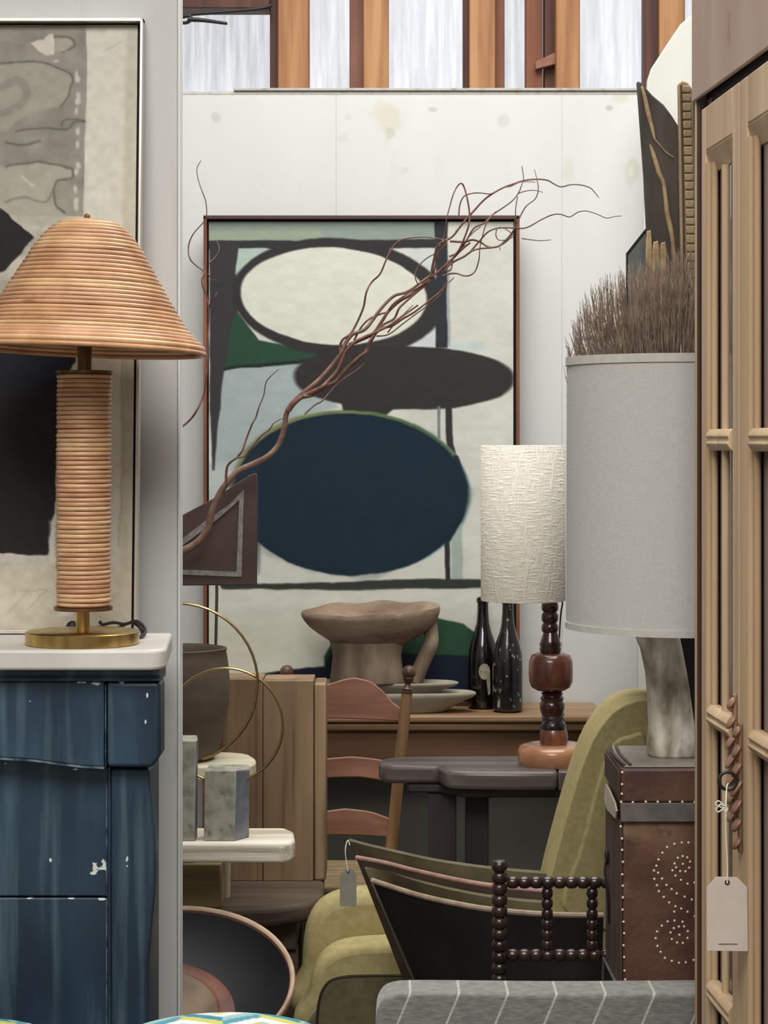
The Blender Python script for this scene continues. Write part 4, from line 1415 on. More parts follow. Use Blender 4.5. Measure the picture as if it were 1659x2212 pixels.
MB().lathe([(rk - .002, zk(1342)), (rk + .0008, zk(1342)), (rk + .0008, zk(1356)), (rk - .004, zk(1356)), (rk - .002, zk(1342))], (ccx, dk, 0), 80).build('trim_band', M_trim, t, angle=50)
M_drift = mat('mottled_stone', (136, 122, 104), (250, 246, 234), (206, 198, 180), scale=20, stretch=(1.2, 1.2, .5), lo=.34, hi=.66, rough=.8, bump=.7, bscale=24, spots=[((96, 88, 76), 18, (1, 1, .6), .6, .7, .7)])
secs = [(1240, 1330, 1440), (1300, 1346, 1450), (1365, 1368, 1465), (1400, 1382, 1472), (1450, 1393, 1482), (1500, 1398, 1490), (1560, 1400, 1499), (1600, 1398, 1506), (1627, 1399, 1508), (1633, 1404, 1504)]
vs, fs = [], []
nn = 28
rg = random.Random(4)
for k, (py, a, b_) in enumerate(secs):
    c_, r_ = (a + b_) / 2, (b_ - a) / 2
    for i in range(nn):
        an = 2 * math.pi * i / nn
        pw_ = 2.8
        ca, sa = math.cos(an), math.sin(an)
        qq = (abs(ca) ** pw_ + abs(sa) ** pw_) ** (-1 / pw_)
        w_ = 1 + .02 * math.sin(3 * an + k * .7)
        vs.append((X(c_, dk) + r_ * qk * ca * qq * w_, dk + r_ * qk * .8 * sa * qq * w_, Z(py, dk)))
for k in range(len(secs) - 1):
    for i in range(nn):
        j = (i + 1) % nn
        fs.append((k * nn + i, k * nn + j, (k + 1) * nn + j, (k + 1) * nn + i))
fs += [tuple(range(nn)), tuple(range((len(secs) - 1) * nn, len(secs) * nn))]
for v in vs[-nn:]:
    pass
MB().add(vs, fs).build('base', M_drift, t, angle=70)
bc = X(1385, dk)
MB().tube([(bc, dk, zk(1245)), (bc + .03, dk, zk(1180)), (ccx, dk, zk(1080)), (ccx, dk, zk(800))], .005, 8, 4).build('stem_rod', mk, t)
MB().tube([(ccx - rk + .006, dk, zk(800)), (ccx + rk - .006, dk, zk(800))], .002, 6).build('shade_fitter', mk, t)

# ------------------------------------------------------------------ black pedestal cabinet with twigs and carved slabs behind the lamp
M_bcab = mat('black_cabinet', (20, 21, 24), (28, 29, 34), scale=6, rough=.6)
t = thing('black_cabinet', 'black cabinet standing behind the leaning lamp base', 'cabinet', (.9, 5.05, 0))
zcab = 1.24
MB().box(X(1467, 4.9), 1.35, 4.9, 5.38, 0, zcab - .03).build('body', M_bcab, t, bevel=.003)
MB().box(X(1340, 4.88), 1.38, 4.88, 5.40, zcab - .0295, zcab).build('top', M_bcab, t, bevel=.003)

# bundle of dry twigs in a basket pot
t = thing('twig_bundle', 'dense bunch of dry brown twigs fanning out above the grey linen lampshade', 'dried plant', (X(1450, 5.03), 5.03, zcab))
MB().lathe([(0, 0), (.05, 0), (.065, .05), (.07, .1), (.066, .1), (.05, .02), (0, .02)], (X(1452, 5.03), 5.03, zcab), 28).build('pot', M_pot, t)
rg = random.Random(42)
mb = MB()
o5 = 5.03
root = P(1452, 985, o5)
SIL = [(1218, 742), (1232, 690), (1250, 650), (1275, 612), (1300, 590), (1330, 572), (1360, 562), (1400, 548), (1450, 530), (1505, 520), (1560, 530), (1640, 600)]


def sil(x_):
    for (a, ya), (b_, yb2) in zip(SIL, SIL[1:]):
        if a <= x_ <= b_:
            return ya + (yb2 - ya) * (x_ - a) / (b_ - a)
    return 740


for i in range(760):
    txp = 1220 + 400 * rg.random() ** 1.0
    typ = sil(txp) + abs(rg.gauss(0, 1)) * 62 + rg.uniform(0, 12)
    dz = rg.uniform(-.10, .10)
    end = P(txp, typ, o5 + dz)
    st = root + Vector((rg.uniform(-.03, .03) + (end.x - root.x) * .15, rg.uniform(-.03, .03), rg.uniform(-.03, .03)))
    # leave the base leaning outwards, finish closer to upright
    mid = st.lerp(end, .5) + Vector(((end.x - st.x) * .20, 0, -.008)) + Vector((rg.uniform(-.008, .008), rg.uniform(-.008, .008), 0))
    m2 = st.lerp(end, .8) + Vector(((end.x - st.x) * .13, 0, 0)) + Vector((rg.uniform(-.007, .007), rg.uniform(-.006, .006), 0))
    mb.tube([st, mid, m2, end], [.0014, .0011, .0009, .0005], 3, 0, cap=False)
    for _ in range(2):
        f = rg.uniform(.55, .95)
        b0_ = mid.lerp(m2, (f - .5) / .3) if f < .8 else m2.lerp(end, (f - .8) / .2)
        up_ = Vector((rg.uniform(-.014, .014), rg.uniform(-.014, .014), rg.uniform(.025, .05)))
        mb.tube([b0_, b0_ + up_ * .5 + Vector((rg.uniform(-.003, .003), 0, 0)), b0_ + up_], [.0009, .0007, .0004], 3, 0, cap=False)
tw = mb.build('twigs', mat('dry_twigs', (128, 108, 94), (176, 156, 136), scale=30, rough=.9), t)
tw['kind'] = 'stuff'

# framed mirror leaning behind the twigs
t = thing('small_mirror', 'dark-edged grey mirror with a slanted top, just behind the dry twigs', 'mirror', (X(1376, 5.22), 5.22, zcab))
mp_ = [(1354, 546), (1398, 490), (1420, 470), (1420, 1240), (1354, 1240)]
yb = Z(0, 5.22)
ml = PP(mp_, 5.22)
ml = [(x_, max(z_, zcab + .001)) for x_, z_ in ml]
MB().prism(ml, 5.222, 5.24).build('backing', M_black, t)
m2 = [(x_ + .003, z_ - .007) if z_ > zcab + .05 else (x_ + .003, z_ + .003) for x_, z_ in ml]
m2[2] = (m2[2][0] - .006, m2[2][1])
m2[3] = (m2[3][0] - .006, m2[3][1])
MB().prism(m2, 5.2195, 5.2218).build('glass', mat('mirror_glass', (150, 156, 152), (120, 124, 122), scale=6, rough=.2, metal=.3), t)

# carved slabs
M_char = mat('charred_wood', (56, 50, 45), (86, 78, 70), scale=14, stretch=(1, 1, .25), rough=.8, bump=.5)
M_hon = mat('pale_carving', (192, 168, 126), (156, 130, 94), scale=30, rough=.75, bump=.3)
t = thing('carved_slab', 'dark pointed carved wooden slab with two pale ridges, standing behind the twigs', 'carving', (X(1435, 5.14), 5.14, zcab))
dA = 5.14
mb = MB()
pts = [(1377, 174), (1385, 178), (1410, 206), (1434, 226), (1452, 250), (1468, 276), (1471, 420), (1472, 640), (1468, 900), (1460, 1240), (1425, 1240), (1412, 900), (1404, 640), (1398, 500), (1392, 380), (1384, 270)]
z_low = zcab + .001
mb.prism([(x_, max(z_, z_low)) for x_, z_ in PP(pts, dA)], dA, dA + .03).build('slab', M_char, t, bevel=.004)


def ridge(pp, r, name='ridge'):
    MB().tube([P(a, b_, dA - .002) for a, b_ in pp], [v / F * dA for v in r], 8, 4).build(name, M_hon, t)


ridge([(1386, 186), (1394, 215), (1400, 245), (1408, 275), (1414, 300)], [3, 4.5, 5, 4, 2])
ridge([(1414, 300), (1424, 312), (1440, 330), (1456, 340)], [1.5, 1.5, 1.4, 1.0])
ridge([(1404, 312), (1410, 330), (1417, 352), (1424, 375), (1433, 395), (1438, 430), (1442, 465), (1450, 500), (1455, 540), (1458, 600)], [2.5, 4.5, 5, 5, 4, 4.5, 5.5, 5, 4.5, 4])
t = thing('carved_post', 'pale carved wooden plank with a strip of notched segments, beside the wardrobe edge', 'carving', (X(1488, 5.1), 5.1, zcab))
dA = 5.10
M_bk = mat('pale_bark', (184, 164, 128), (132, 112, 84), scale=16, stretch=(1, 1, .2), rough=.85, bump=.5)
pts = [(1466, 180), (1474, 174), (1486, 178), (1498, 196), (1512, 230), (1530, 420), (1530, 1240), (1478, 1240), (1474, 640), (1470, 400)]
MB().prism([(x_, max(z_, z_low)) for x_, z_ in PP(pts, dA)], dA, dA + .03).build('plank', M_bk, t, bevel=.003)
yy = 186
k = 0
while yy < 640:
    cx_ = 1482 + (yy - 186) * .03
    h_ = 17 + (k * 7 % 5)
    mb = MB()
    mb.box(X(cx_ - 9, dA), X(cx_ + 9, dA), dA - .009, dA - .0002, Z(yy + h_ - 1.5, dA), Z(yy, dA))
    mb.build('segment', M_bk, t, bevel=.003)
    yy += h_
    k += 1
for cx_ in (1471, 1499):
    MB().tube([P(cx_, 184, dA - .001), P(cx_ + 4, 400, dA - .001), P(cx_ + 8, 640, dA - .001)], .003, 6).build('edge_rib', mat('dark_rib', (84, 68, 48), rough=.8), t)
t = thing('carved_fragment', 'small rounded pale carved fragment in front of the dark pointed slab', 'carving', (X(1412, 5.11), 5.11, zcab))
dA = 5.1
for a, b_, top in ((1397, 1408, 500), (1409, 1425, 522), (1426, 1440, 524)):
    pts = smooth_poly([(a, top + 20), ((a + b_) / 2, top), (b_, top + 16), (b_ + 2, 700), (b_ + 2, 900), (b_ + 2, 1200), (a + 2, 1200), (a, 900), (a, 700)], 2)
    MB().prism([(x_, max(z_, z_low)) for x_, z_ in PP(pts, dA)], dA, dA + .02).build('strip', M_hon, t, bevel=.003)

# ------------------------------------------------------------------ grey striped armchair in the foreground
def stripe(nt, tc, col):
    N, L = nt.nodes, nt.links
    sp = N.new('ShaderNodeSeparateXYZ')
    L.new(tc.outputs['Object'], sp.inputs[0])
    sk = N.new('ShaderNodeMath')
    sk.operation = 'MULTIPLY_ADD'
    L.new(sp.outputs['Z'], sk.inputs[0])
    sk.inputs[1].default_value = -.42
    L.new(sp.outputs['X'], sk.inputs[2])
    mo = N.new('ShaderNodeMath')
    mo.operation = 'WRAP'
    mo.inputs[1].default_value = 0
    mo.inputs[2].default_value = .0855
    L.new(sk.outputs[0], mo.inputs[0])
    ab = N.new('ShaderNodeMath')
    ab.operation = 'COMPARE'
    ab.inputs[1].default_value = .043
    ab.inputs[2].default_value = .0022
    L.new(mo.outputs[0], ab.inputs[0])
    nz = N.new('ShaderNodeTexNoise')
    nz.inputs['Scale'].default_value = 260
    L.new(tc.outputs['Object'], nz.inputs['Vector'])
    ml_ = N.new('ShaderNodeMath')
    ml_.operation = 'MULTIPLY'
    L.new(ab.outputs[0], ml_.inputs[0])
    L.new(nz.outputs['Fac'], ml_.inputs[1])
    m2_ = N.new('ShaderNodeMath')
    m2_.operation = 'MULTIPLY'
    m2_.inputs[1].default_value = 1.2
    m2_.use_clamp = True
    L.new(ml_.outputs[0], m2_.inputs[0])
    mx = N.new('ShaderNodeMixRGB')
    L.new(m2_.outputs[0], mx.inputs['Fac'])
    L.new(col, mx.inputs['Color1'])
    mx.inputs['Color2'].default_value = lin((206, 204, 188))
    return mx.outputs['Color']


M_stripe = mat('striped_grey_wool', (112, 112, 108), (136, 136, 130), scale=190, stretch=(.3, .3, 1), rough=.95, sheen=.3, bump=.4, bscale=330, extra=stripe)
t = thing('striped_armchair', 'grey woollen armchair with thin pale stripes across its low back', 'armchair', (.25, 3.84, 0))
zq = Z(2136, 3.83)
xa = X(812, 3.81)
prof = smooth_poly([(xa, .3), (xa, .5), (xa, zq - .05), (xa + .008, zq - .018), (xa + .03, zq - .003), (xa + .09, zq), (.3, zq - .002), (.5, zq - .001), (.70, zq - .002), (.72, zq - .03), (.72, .5), (.72, .3)], 3)
MB().prism(prof, 3.80, 3.90).build('back', M_stripe, t, bevel=.022, seg=4, angle=60)
MB().box(xa + .02, .70, 3.795, 3.935, .14, .30).build('seat', M_stripe, t, bevel=.02, seg=3)
for a in (xa + .05, .66):
    for d_ in (3.82, 3.91):
        MB().tube([(a, d_, 0), (a, d_, .145)], [.01, .016], 10).build('leg', M_darkl, t)

# ------------------------------------------------------------------ two round stools with zigzag covers
M_zig = mat('zigzag_cotton', (200, 200, 200), attr='Col', rough=.85, bump=.2, bscale=900)
M_pipe = mat('white_piping', (226, 226, 216), rough=.8)
ZC = np.array([(222, 226, 222), (196, 192, 92), (236, 236, 230), (84, 156, 170), (158, 196, 196), (232, 234, 230), (206, 202, 110), (60, 140, 160)], float)


def zstool(px, label, rot=0.0, pt=2181):
    d = 3.47
    r = 247 / F * d
    zt_ = Z(pt + 12, d + r * .8)
    b = Vector((X(px, d), d, 0))
    t = thing('round_stool', label, 'stool', b, 'round stools with zigzag covers')
    mb = MB()
    nr, na = 46, 120
    prof = []
    for i in range(nr + 1):
        u = i / nr
        if u < .72:
            f = u / .72
            prof.append((r * .90 * f, zt_ + .012 - .012 * f * f))
        else:
            a = (u - .72) / .28 * math.pi / 2 * 1.25
            prof.append((r * (.90 + .10 * math.sin(min(a, math.pi / 2))), zt_ - .045 * (1 - math.cos(a))))
    prof[0] = (0, zt_ + .012)
    mb.lathe([(pr_, z_) for pr_, z_ in prof] + [(r * .96, zt_ - .09), (0, zt_ - .09)], (b.x, b.y, 0), na)
    V = np.array(mb.v)
    lx, ly = V[:, 0] - b.x, V[:, 1] - b.y
    c_, s_ = math.cos(rot), math.sin(rot)
    u_, v_ = lx * c_ + ly * s_, -lx * s_ + ly * c_
    per = .13
    tri = np.abs((u_ / per) % 1 - .5) * 2
    band = np.floor((v_ + tri * .07) / .036).astype(int)
    ph = np.floor(u_ / per * 2).astype(int)
    cols = linv(ZC[(band + (ph % 2) * 3) % 8])
    mb.build('seat_cushion', M_zig, t, cols=cols, angle=80)
    MB().torus((b.x, b.y, zt_ - .055), r + .0005, .0035, 90, 6).build('piping', M_pipe, t)
    MB().lathe([(0, zt_ - .12), (r * .9, zt_ - .12), (r * .92, zt_ - .0905), (0, zt_ - .0905)], (b.x, b.y, 0), 60).build('base_ring', M_darkl, t)
    for k in range(4):
        a = math.pi / 4 + k * math.pi / 2
        MB().tube([(b.x + r * .62 * math.cos(a), b.y + r * .62 * math.sin(a), zt_ - .1202), (b.x + r * .92 * math.cos(a), b.y + r * .92 * math.sin(a), 0)], [.018, .011], 12).build('leg', M_chair, t)
    return t


zstool(481, 'round stool whose whole zigzag top shows, in front of the partition', .1)
zstool(-108, 'round stool with only a sliver of zigzag top showing before the blue fireplace', .5, 2192)

# ------------------------------------------------------------------ big dark bowl leaning low on the left
M_bowl_in = mat('black_lacquer', (12, 12, 18), (22, 22, 28), scale=6, rough=.6)
M_bowl_rim = mat('worn_rim', (196, 172, 146), (140, 108, 84), scale=10, rough=.5, bump=.2)
M_bowl_out = mat('bowl_wood', (52, 38, 30), (78, 58, 44), scale=8, rough=.6)
cB = P(372, 2118, 4.92)
nB = Matrix.Rotation(math.radians(24), 4, 'X')
t = thing('wide_bowl', 'wide dark bowl with a worn pale rim, tipped towards the viewer under the oak table', 'bowl', cB - Vector((0, 0, .1)))
RB = 266 / F * 4.92
Mx = Matrix.Translation(cB) @ nB
MB().lathe([(RB * .955, -.004), (RB * .90, -.03), (RB * .72, -.075), (RB * .4, -.1), (0, -.105)], (0, 0, 0), 72, M=Mx).build('inside', M_bowl_in, t, angle=80)
MB().lathe([(RB * .957, -.002), (RB * .94, -.012), (RB * .925, -.019), (RB * .93, -.021), (RB * .958, -.006)], (0, 0, 0), 72, M=Mx).build('worn_band', mat('worn_brown_band', (112, 76, 60), (84, 56, 46), scale=9, rough=.5), t, angle=80)
MB().lathe([(RB * .955, -.004), (RB * .97, .003), (RB * .99, .004), (RB, -.002), (RB * .995, -.016), (RB * .958, -.016), (RB * .955, -.004)], (0, 0, 0), 72, M=Mx).build('rim', M_bowl_rim, t, angle=80)
MB().lathe([(RB * .994, -.0165), (RB * .93, -.05), (RB * .74, -.09), (RB * .42, -.114), (0, -.118)], (0, 0, 0), 72, M=Mx).build('outside', M_bowl_out, t, angle=80)
c2_ = cB + Vector((-.05, -.045, -.062))
M2_ = Matrix.Translation(c2_) @ nB
t2 = thing('small_bowl', 'smaller reddish-brown bowl with a pale inside, nested in the wide dark bowl', 'bowl', c2_ - Vector((0, 0, .05)))
rb_ = .70 * RB
MB().lathe([(rb_ * .80, .0), (rb_ * .6, -.02), (0, -.028)], (0, 0, 0), 56, M=M2_).build('inside', mat('pale_inside', (138, 120, 98), (110, 92, 74), scale=12, rough=.6), t2, angle=80)
MB().lathe([(rb_ * .80, .0), (rb_ * .84, .003), (rb_, -.006), (rb_ * .97, -.016), (rb_ * .7, -.035), (0, -.04)], (0, 0, 0), 56, M=M2_).build('wall', mat('reddish_bowl', (116, 70, 50), (90, 52, 38), scale=10, rough=.5), t2, angle=80)
# low stand below the bowl
t = thing('bowl_stand', 'low round dark wooden stand beneath the wide tipped bowl', 'stand', (cB.x, cB.y, 0))
zst2 = cB.z - .19
MB().lathe([(0, zst2 - .02), (.13, zst2 - .02), (.13, zst2), (0, zst2)], (cB.x, cB.y, 0), 32).build('top', M_darkl, t)
for k in range(3):
    a = k * 2.094 + .5
    MB().tube([(cB.x + .1 * math.cos(a), cB.y + .1 * math.sin(a), 0), (cB.x + .1 * math.cos(a), cB.y + .1 * math.sin(a), zst2 - .0202)], .012, 8).build('leg', M_darkl, t)

# ------------------------------------------------------------------ blue fireplace surround with a marble shelf
def chips(pts):
    """white chipped spots at fixed places (x, z, rx, rz)"""
    def ex(nt, tc, col):
        N, L = nt.nodes, nt.links
        ge = N.new('ShaderNodeNewGeometry')
        nz = N.new('ShaderNodeTexNoise')
        nz.inputs['Scale'].default_value = 90
        L.new(ge.outputs['Position'], nz.inputs['Vector'])
        for x, z, rx, rz in pts:
            mp = N.new('ShaderNodeMapping')
            mp.inputs['Location'].default_value = (-x / rx, 0, -z / rz)
            mp.inputs['Scale'].default_value = (1 / rx, 0, 1 / rz)
            L.new(ge.outputs['Position'], mp.inputs['Vector'])
            ln = N.new('ShaderNodeVectorMath')
            ln.operation = 'LENGTH'
            L.new(mp.outputs[0], ln.inputs[0])
            ad = N.new('ShaderNodeMath')
            ad.operation = 'MULTIPLY_ADD'
            ad.inputs[1].default_value = 3.5
            L.new(nz.outputs['Fac'], ad.inputs[0])
            L.new(ln.outputs['Value'], ad.inputs[2])
            mr = N.new('ShaderNodeMapRange')
            mr.inputs['From Min'].default_value = 2.55
            mr.inputs['From Max'].default_value = 2.35
            L.new(ad.outputs[0], mr.inputs['Value'])
            mx = N.new('ShaderNodeMixRGB')
            L.new(mr.outputs[0], mx.inputs['Fac'])
            L.new(col, mx.inputs['Color1'])
            mx.inputs['Color2'].default_value = lin((226, 228, 222))
            col = mx.outputs['Color']
        return col
    return ex


dF = 3.93
ch = [(X(a, dF), Z(b_, dF), rx / F * dF, rz / F * dF) for a, b_, rx, rz in
      ((212, 1880, 17, 10), (221, 1872, 8, 12), (196, 1892, 10, 4), (275, 1858, 4, 11), (104, 1863, 3, 5), (7, 1654, 4, 3), (157, 1666, 6, 2), (216, 1948, 9, 3), (150, 1947, 9, 2), (60, 1947, 14, 1.5), (178, 1471, 12, 2.5), (215, 1473, 10, 3), (268, 1471, 6, 2.5), (322, 1499, 3, 9), (318, 1556, 2.5, 6), (70, 1511, 3, 3))]
M_blue = mat('distressed_blue_paint', (32, 48, 64), (58, 84, 106), (42, 62, 80), scale=7, stretch=(1, 1, .3), rough=.4, bump=.12, bscale=60,
             streak=((98, 122, 132), 34, (1, 1, .06), .5, .78, .7), spots=[((26, 38, 50), 3, (1, 1, .5), .5, .75, .7)], extra=chips(ch))
M_bl_e = mat('worn_blue_edge', (120, 134, 142), (44, 60, 74), scale=40, lo=.4, hi=.6, rough=.5)
M_marb = mat('pale_marble', (206, 202, 194), (226, 223, 216), (214, 210, 202), scale=6, rough=.4, bump=.06)
t = thing('fireplace_surround', 'distressed dark blue fireplace surround with a pale marble shelf', 'fireplace', (X(100, dF), 4.05, 0))
zsh = 1.2274
Z2 = lambda py, d=3.90: Z(py, d)
XL = -.95
xr1 = X(333, 3.86)
shp = [(XL - .04, 3.86), (xr1 - .012, 3.86), (xr1 + .004, 3.866), (xr1 + .014, 3.88), (xr1 + .018, 3.90), (X(372, 4.2), 4.2), (XL - .04, 4.2)]
MB().prism(shp, zsh - .037, zsh, 'z').build('shelf', M_marb, t, bevel=.006, seg=3)
MB().prism([(3.885, zsh - .0375), (3.885, zsh - .046), (3.895, zsh - .055), (3.893, zsh - .0585), (3.90, zsh - .0605), (4.0, zsh - .0605), (4.0, zsh - .0375)], XL, X(345, 3.89), 'x').build('cornice', M_blue, t, bevel=.0012)
fr = [(XL, 1477), (None, 0)]
zf = lambda py: Z(py, 3.905)
low = [(XL, zf(1632)), (X(-100, 3.905), zf(1633)), (X(0, 3.905), zf(1636)), (X(70, 3.905), zf(1640)), (X(130, 3.905), zf(1648)), (X(180, 3.905), zf(1654)), (X(225, 3.905), zf(1656))]
MB().prism([(XL, zsh - .061)] + low + [(X(225, 3.905), zsh - .061)], 3.905, 3.97).build('frieze', M_blue, t, bevel=.002)
MB().prism([(x_, z_ - .0003) for x_, z_ in low] + [(x_, z_ - .004) for x_, z_ in reversed(low)], 3.9035, 3.965).build('frieze_lip', M_bl_e, t, smooth=True)
# corbel block
cb = [(X(231, 3.90), zsh - .061), (X(346, 3.90), zsh - .061), (X(346, 3.90), Z2(1632)), (X(340, 3.90), Z2(1642)), (X(334, 3.90), Z2(1650)), (X(326, 3.90), Z2(1659)), (X(231, 3.90), Z2(1657))]
MB().prism(cb, 3.90, 3.985).build('corbel', M_blue, t, bevel=.008, seg=3)
# pilaster with a bulging outer edge
zP = lambda py: Z(py, 3.935)
xP = lambda px: X(px, 3.935)
pil = [(xP(240), zP(1661)), (xP(322), zP(1661)), (xP(324), zP(1690)), (xP(329), zP(1740)), (xP(334), zP(1790)), (xP(337), zP(1850)), (xP(336), zP(1910)), (xP(331), zP(1970)), (xP(325), zP(2030)), (xP(320), zP(2090)), (xP(319), zP(2250)), (xP(319), .12), (xP(340), .1), (xP(340), 0), (xP(240), 0)]
MB().prism(pil, 3.935, 3.99).build('pilaster', M_blue, t, bevel=.005, seg=3)
MB().box(xP(230), xP(238.5), 3.948, 3.985, 0, zP(1659)).build('bead_strip', M_blue, t, bevel=.003)
MB().box(XL, xP(228), 3.955, 3.99, zP(1941), zP(1640)).build('panel', M_blue, t, bevel=.0025)
MB().box(XL, xP(228), 3.955, 3.99, 0, zP(1944.5)).build('panel', M_blue, t, bevel=.0025)
for a_, b_ in ((zsh - .066, Z(1654, 3.90)), (zP(1664), zP(1940)), (zP(1946), .02)):
    MB().box(X(226.6, 3.90) if a_ > 1.1 else xP(226.6), X(228.4, 3.90) if a_ > 1.1 else xP(228.4), 3.9035 if a_ > 1.1 else 3.9538, 3.97, b_, a_).build('worn_edge', M_bl_e, t, smooth=False)
MB().box(XL + .02, X(340, 4.16) , 3.9905, 4.19, 0, zsh - .0375).build('carcass', M_blue, t, bevel=.003)

# ------------------------------------------------------------------ framed work on paper leaning behind the lamp
M_silver = mat('pale_silver_frame', (196, 188, 178), (216, 210, 200), scale=30, stretch=(1, 1, .1), rough=.35, metal=.4)
t = thing('framed_collage', 'grey and cream abstract work in a thin pale frame, leaning behind the rattan lamp', 'painting', (X(0, 4.16), 4.17, zsh))
zA, zB = zsh + .002, Z(38, 4.27)
yA, yB = 4.168, 4.28
H_ = zB - zA


def lean(v):
    f = (v.z - zA) / H_
    return Vector((v.x, v.y + yA + (yB - yA) * f, v.z))


def lp(px, py):
    """pixel -> point on the leaning plane (local y 0)"""
    d = 4.2
    for _ in range(4):
        z = Z(py, d)
        d = yA + (yB - yA) * (z - zA) / H_
    return X(px, d), Z(py, d)


xR = X(300, 4.2)
xLf = -1.02
for a, b_, c_, d_, nm in ((xR - .0055, xR, zA, zB, 'frame_side'), (xLf, xLf + .007, zA, zB, 'frame_side'), (xLf, xR, zB - .007, zB, 'frame_rail'), (xLf, xR, zA, zA + .007, 'frame_rail')):
    MB().box(a, b_, -.010, .026, c_, d_, M=lean).build(nm, M_silver, t, bevel=.0008)
MB().box(xLf + .0072, xR - .0056, .016, .024, zA + .0072, zB - .0072, M=lean).build('backing', mat('frame_shadow_black', (22, 14, 18), rough=.8), t, smooth=False)
pb = Paint(-260, 286, 50, 1380, 230, 520)
x, y = pb.wx, pb.wy
n1 = fbm(pb.gx / 110, pb.gy / 110)[..., None]
n2 = fbm(pb.gx / 16, pb.gy / 16, 4)[..., None]
pb.fill((196, 193, 178))
pb.col += (n1 - .5) * 16
pb.put(sdpoly(x, y, [(172, 60), (262, 60), (258, 400), (264, 900), (255, 1300), (176, 1300)]), (208, 206, 194), 6)
pb.put(sdpoly(x, y, [(-300, 40), (172, 40), (176, 160), (173, 300), (171, 478), (-300, 478)]), (150, 148, 137), 1.2)
pb.put(sdpoly(x, y, [(-300, 40), (300, 40), (300, 62), (-300, 60)]), (128, 126, 114), 6, .5)
x, y = x + 7 * (fbm(pb.gx / 22, pb.gy / 22) - .5), y + 7 * (fbm(pb.gx / 22 + 40, pb.gy / 22) - .5)


def G(pts, w=2.0, op=.75, c=(92, 92, 84)):
    q_ = sdline(x, y, smooth_poly(pts, 4, closed=False) if len(pts) > 2 else pts)
    pb.put(q_ - w, (112, 110, 100), 6, op * .35)
    pb.put(q_ - w / 2 - .8, c, 1.6, op)


pb.put(fbm(pb.gx / 60, pb.gy / 40)*60 - 25 + np.where(pb.gx < 172, 0, 100), (122, 120, 110), 12, .55)

blob = [(-260, 140), (0, 136), (50, 131), (85, 134), (115, 148), (140, 160), (145, 178), (138, 195), (134, 215), (120, 232), (85, 236), (30, 262), (0, 290), (-260, 300)]
pb.put(sdpoly(x, y, blob), (162, 160, 147), 4, .8)
G([(-260, 140)] + blob[1:10])
G([(-30, 200), (20, 176), (42, 196), (36, 222), (0, 246), (-40, 250)], 16, .22)
G([(20, 290), (70, 282), (130, 286), (148, 270), (172, 268)], 2.2)
G([(120, 278), (130, 262), (172, 266)], 2.0, .7)
G([(0, 317), (40, 320), (74, 312)], 2.6)
blob2 = [(-260, 370), (0, 368), (40, 358), (90, 360), (140, 371), (147, 384), (145, 396), (112, 398), (108, 430), (112, 455), (130, 470), (135, 500), (-260, 500)]
pb.put(sdpoly(x, y, blob2), (170, 168, 154), 4, .8)
G(blob2[1:11], 2.4)
G([(0, 448), (40, 438), (90, 448), (105, 420)], 3, .4)
G([(98, 78), (112, 74), (142, 82), (148, 98), (120, 108)], 2.2)
pb.put(sdpoly(x, y, [(47, 92), (80, 84), (98, 68), (102, 92), (102, 116), (84, 118)]), (205, 198, 186), 1.5)
pb.put(sdpoly(x, y, [(104, 80), (130, 80), (144, 92), (128, 106), (104, 106)]), (168, 166, 152), 3)
for yy_ in (160, 172, 208, 222, 245, 288, 318, 364, 380, 420, 446, 458):
    r_ = 4 + 3 * ((yy_ * 7) % 5) / 5
    pb.put(sdell(x, y, 154 + (yy_ % 5), yy_, r_, 8, 0), (206, 204, 196), 2, .8)
pb.put(sdell(x, y, 108, 131, 5, 2, 0), (205, 200, 190), 1.5)
pb.put(sdline(x, y, [(34, 388), (60, 412)]) - 2, (210, 206, 194), 2, .7)
pb.put(sdline(x, y, [(208, 110), (236, 96), (256, 84)]) - .6, (150, 146, 132), 1.2, .6)
pb.put(sdpoly(x, y, [(264, 100), (276, 100), (268, 700), (280, 1300), (262, 1300)]), (190, 180, 156), 8, .6)
# black figure
pb.put(sdpoly(x, y, [(-260, 300), (0, 468), (62, 526), (40, 560), (0, 600), (-260, 700)]), (46, 44, 46), 1.2)
pb.put(sdpoly(x, y, [(-260, 740), (160, 740), (160, 800), (122, 860), (120, 1000), (118, 1130), (110, 1165), (106, 1221), (60, 1221), (0, 1216), (-260, 1216)]), (44, 42, 43), 1.4)
pb.put(sdpoly(x, y, [(-260, 750), (150, 750), (140, 850), (-260, 860)]), (34, 38, 50), 12, .7)
pb.put(sdpoly(x, y, [(108, 1150), (122, 1140), (120, 1240), (108, 1240)]), (222, 222, 216), 4, .7)
pb.put(sdpoly(x, y, [(-260, 1245), (300, 1240), (300, 1390), (-260, 1390)]), (196, 188, 166), 14, .6)
pb.put(sdpoly(x, y, [(0, 1222), (110, 1222), (110, 1238), (0, 1238)]), (196, 190, 184), 4, .8)
for l_ in ([(32, 1298), (66, 1296), (44, 1320), (18, 1345)], [(66, 1296), (70, 1310)], [(68, 1298), (104, 1296), (84, 1318), (60, 1340)], [(108, 1300), (112, 1300)]):
    pb.put(sdline(x, y, l_) - .7, (150, 144, 126), 1.2, .7)
pb.put(sdpoly(x, y, [(130, 1322), (160, 1318), (158, 1350), (128, 1352)]), (222, 222, 216), 4, .8)
G([(258, 800), (264, 1000), (256, 1200)], 4, .15)
pb.col *= 1.07 + (n2 - .5) * .12
pb.mesh(lambda a, b_: lean(Vector((X(a, 4.2), .012, zA + (zB - zA) * (1388 - b_) / 1350))), 'collage_sheet', mat('painted_paper', (200, 200, 200), attr='Col', rough=.85, ior=1.25), t)

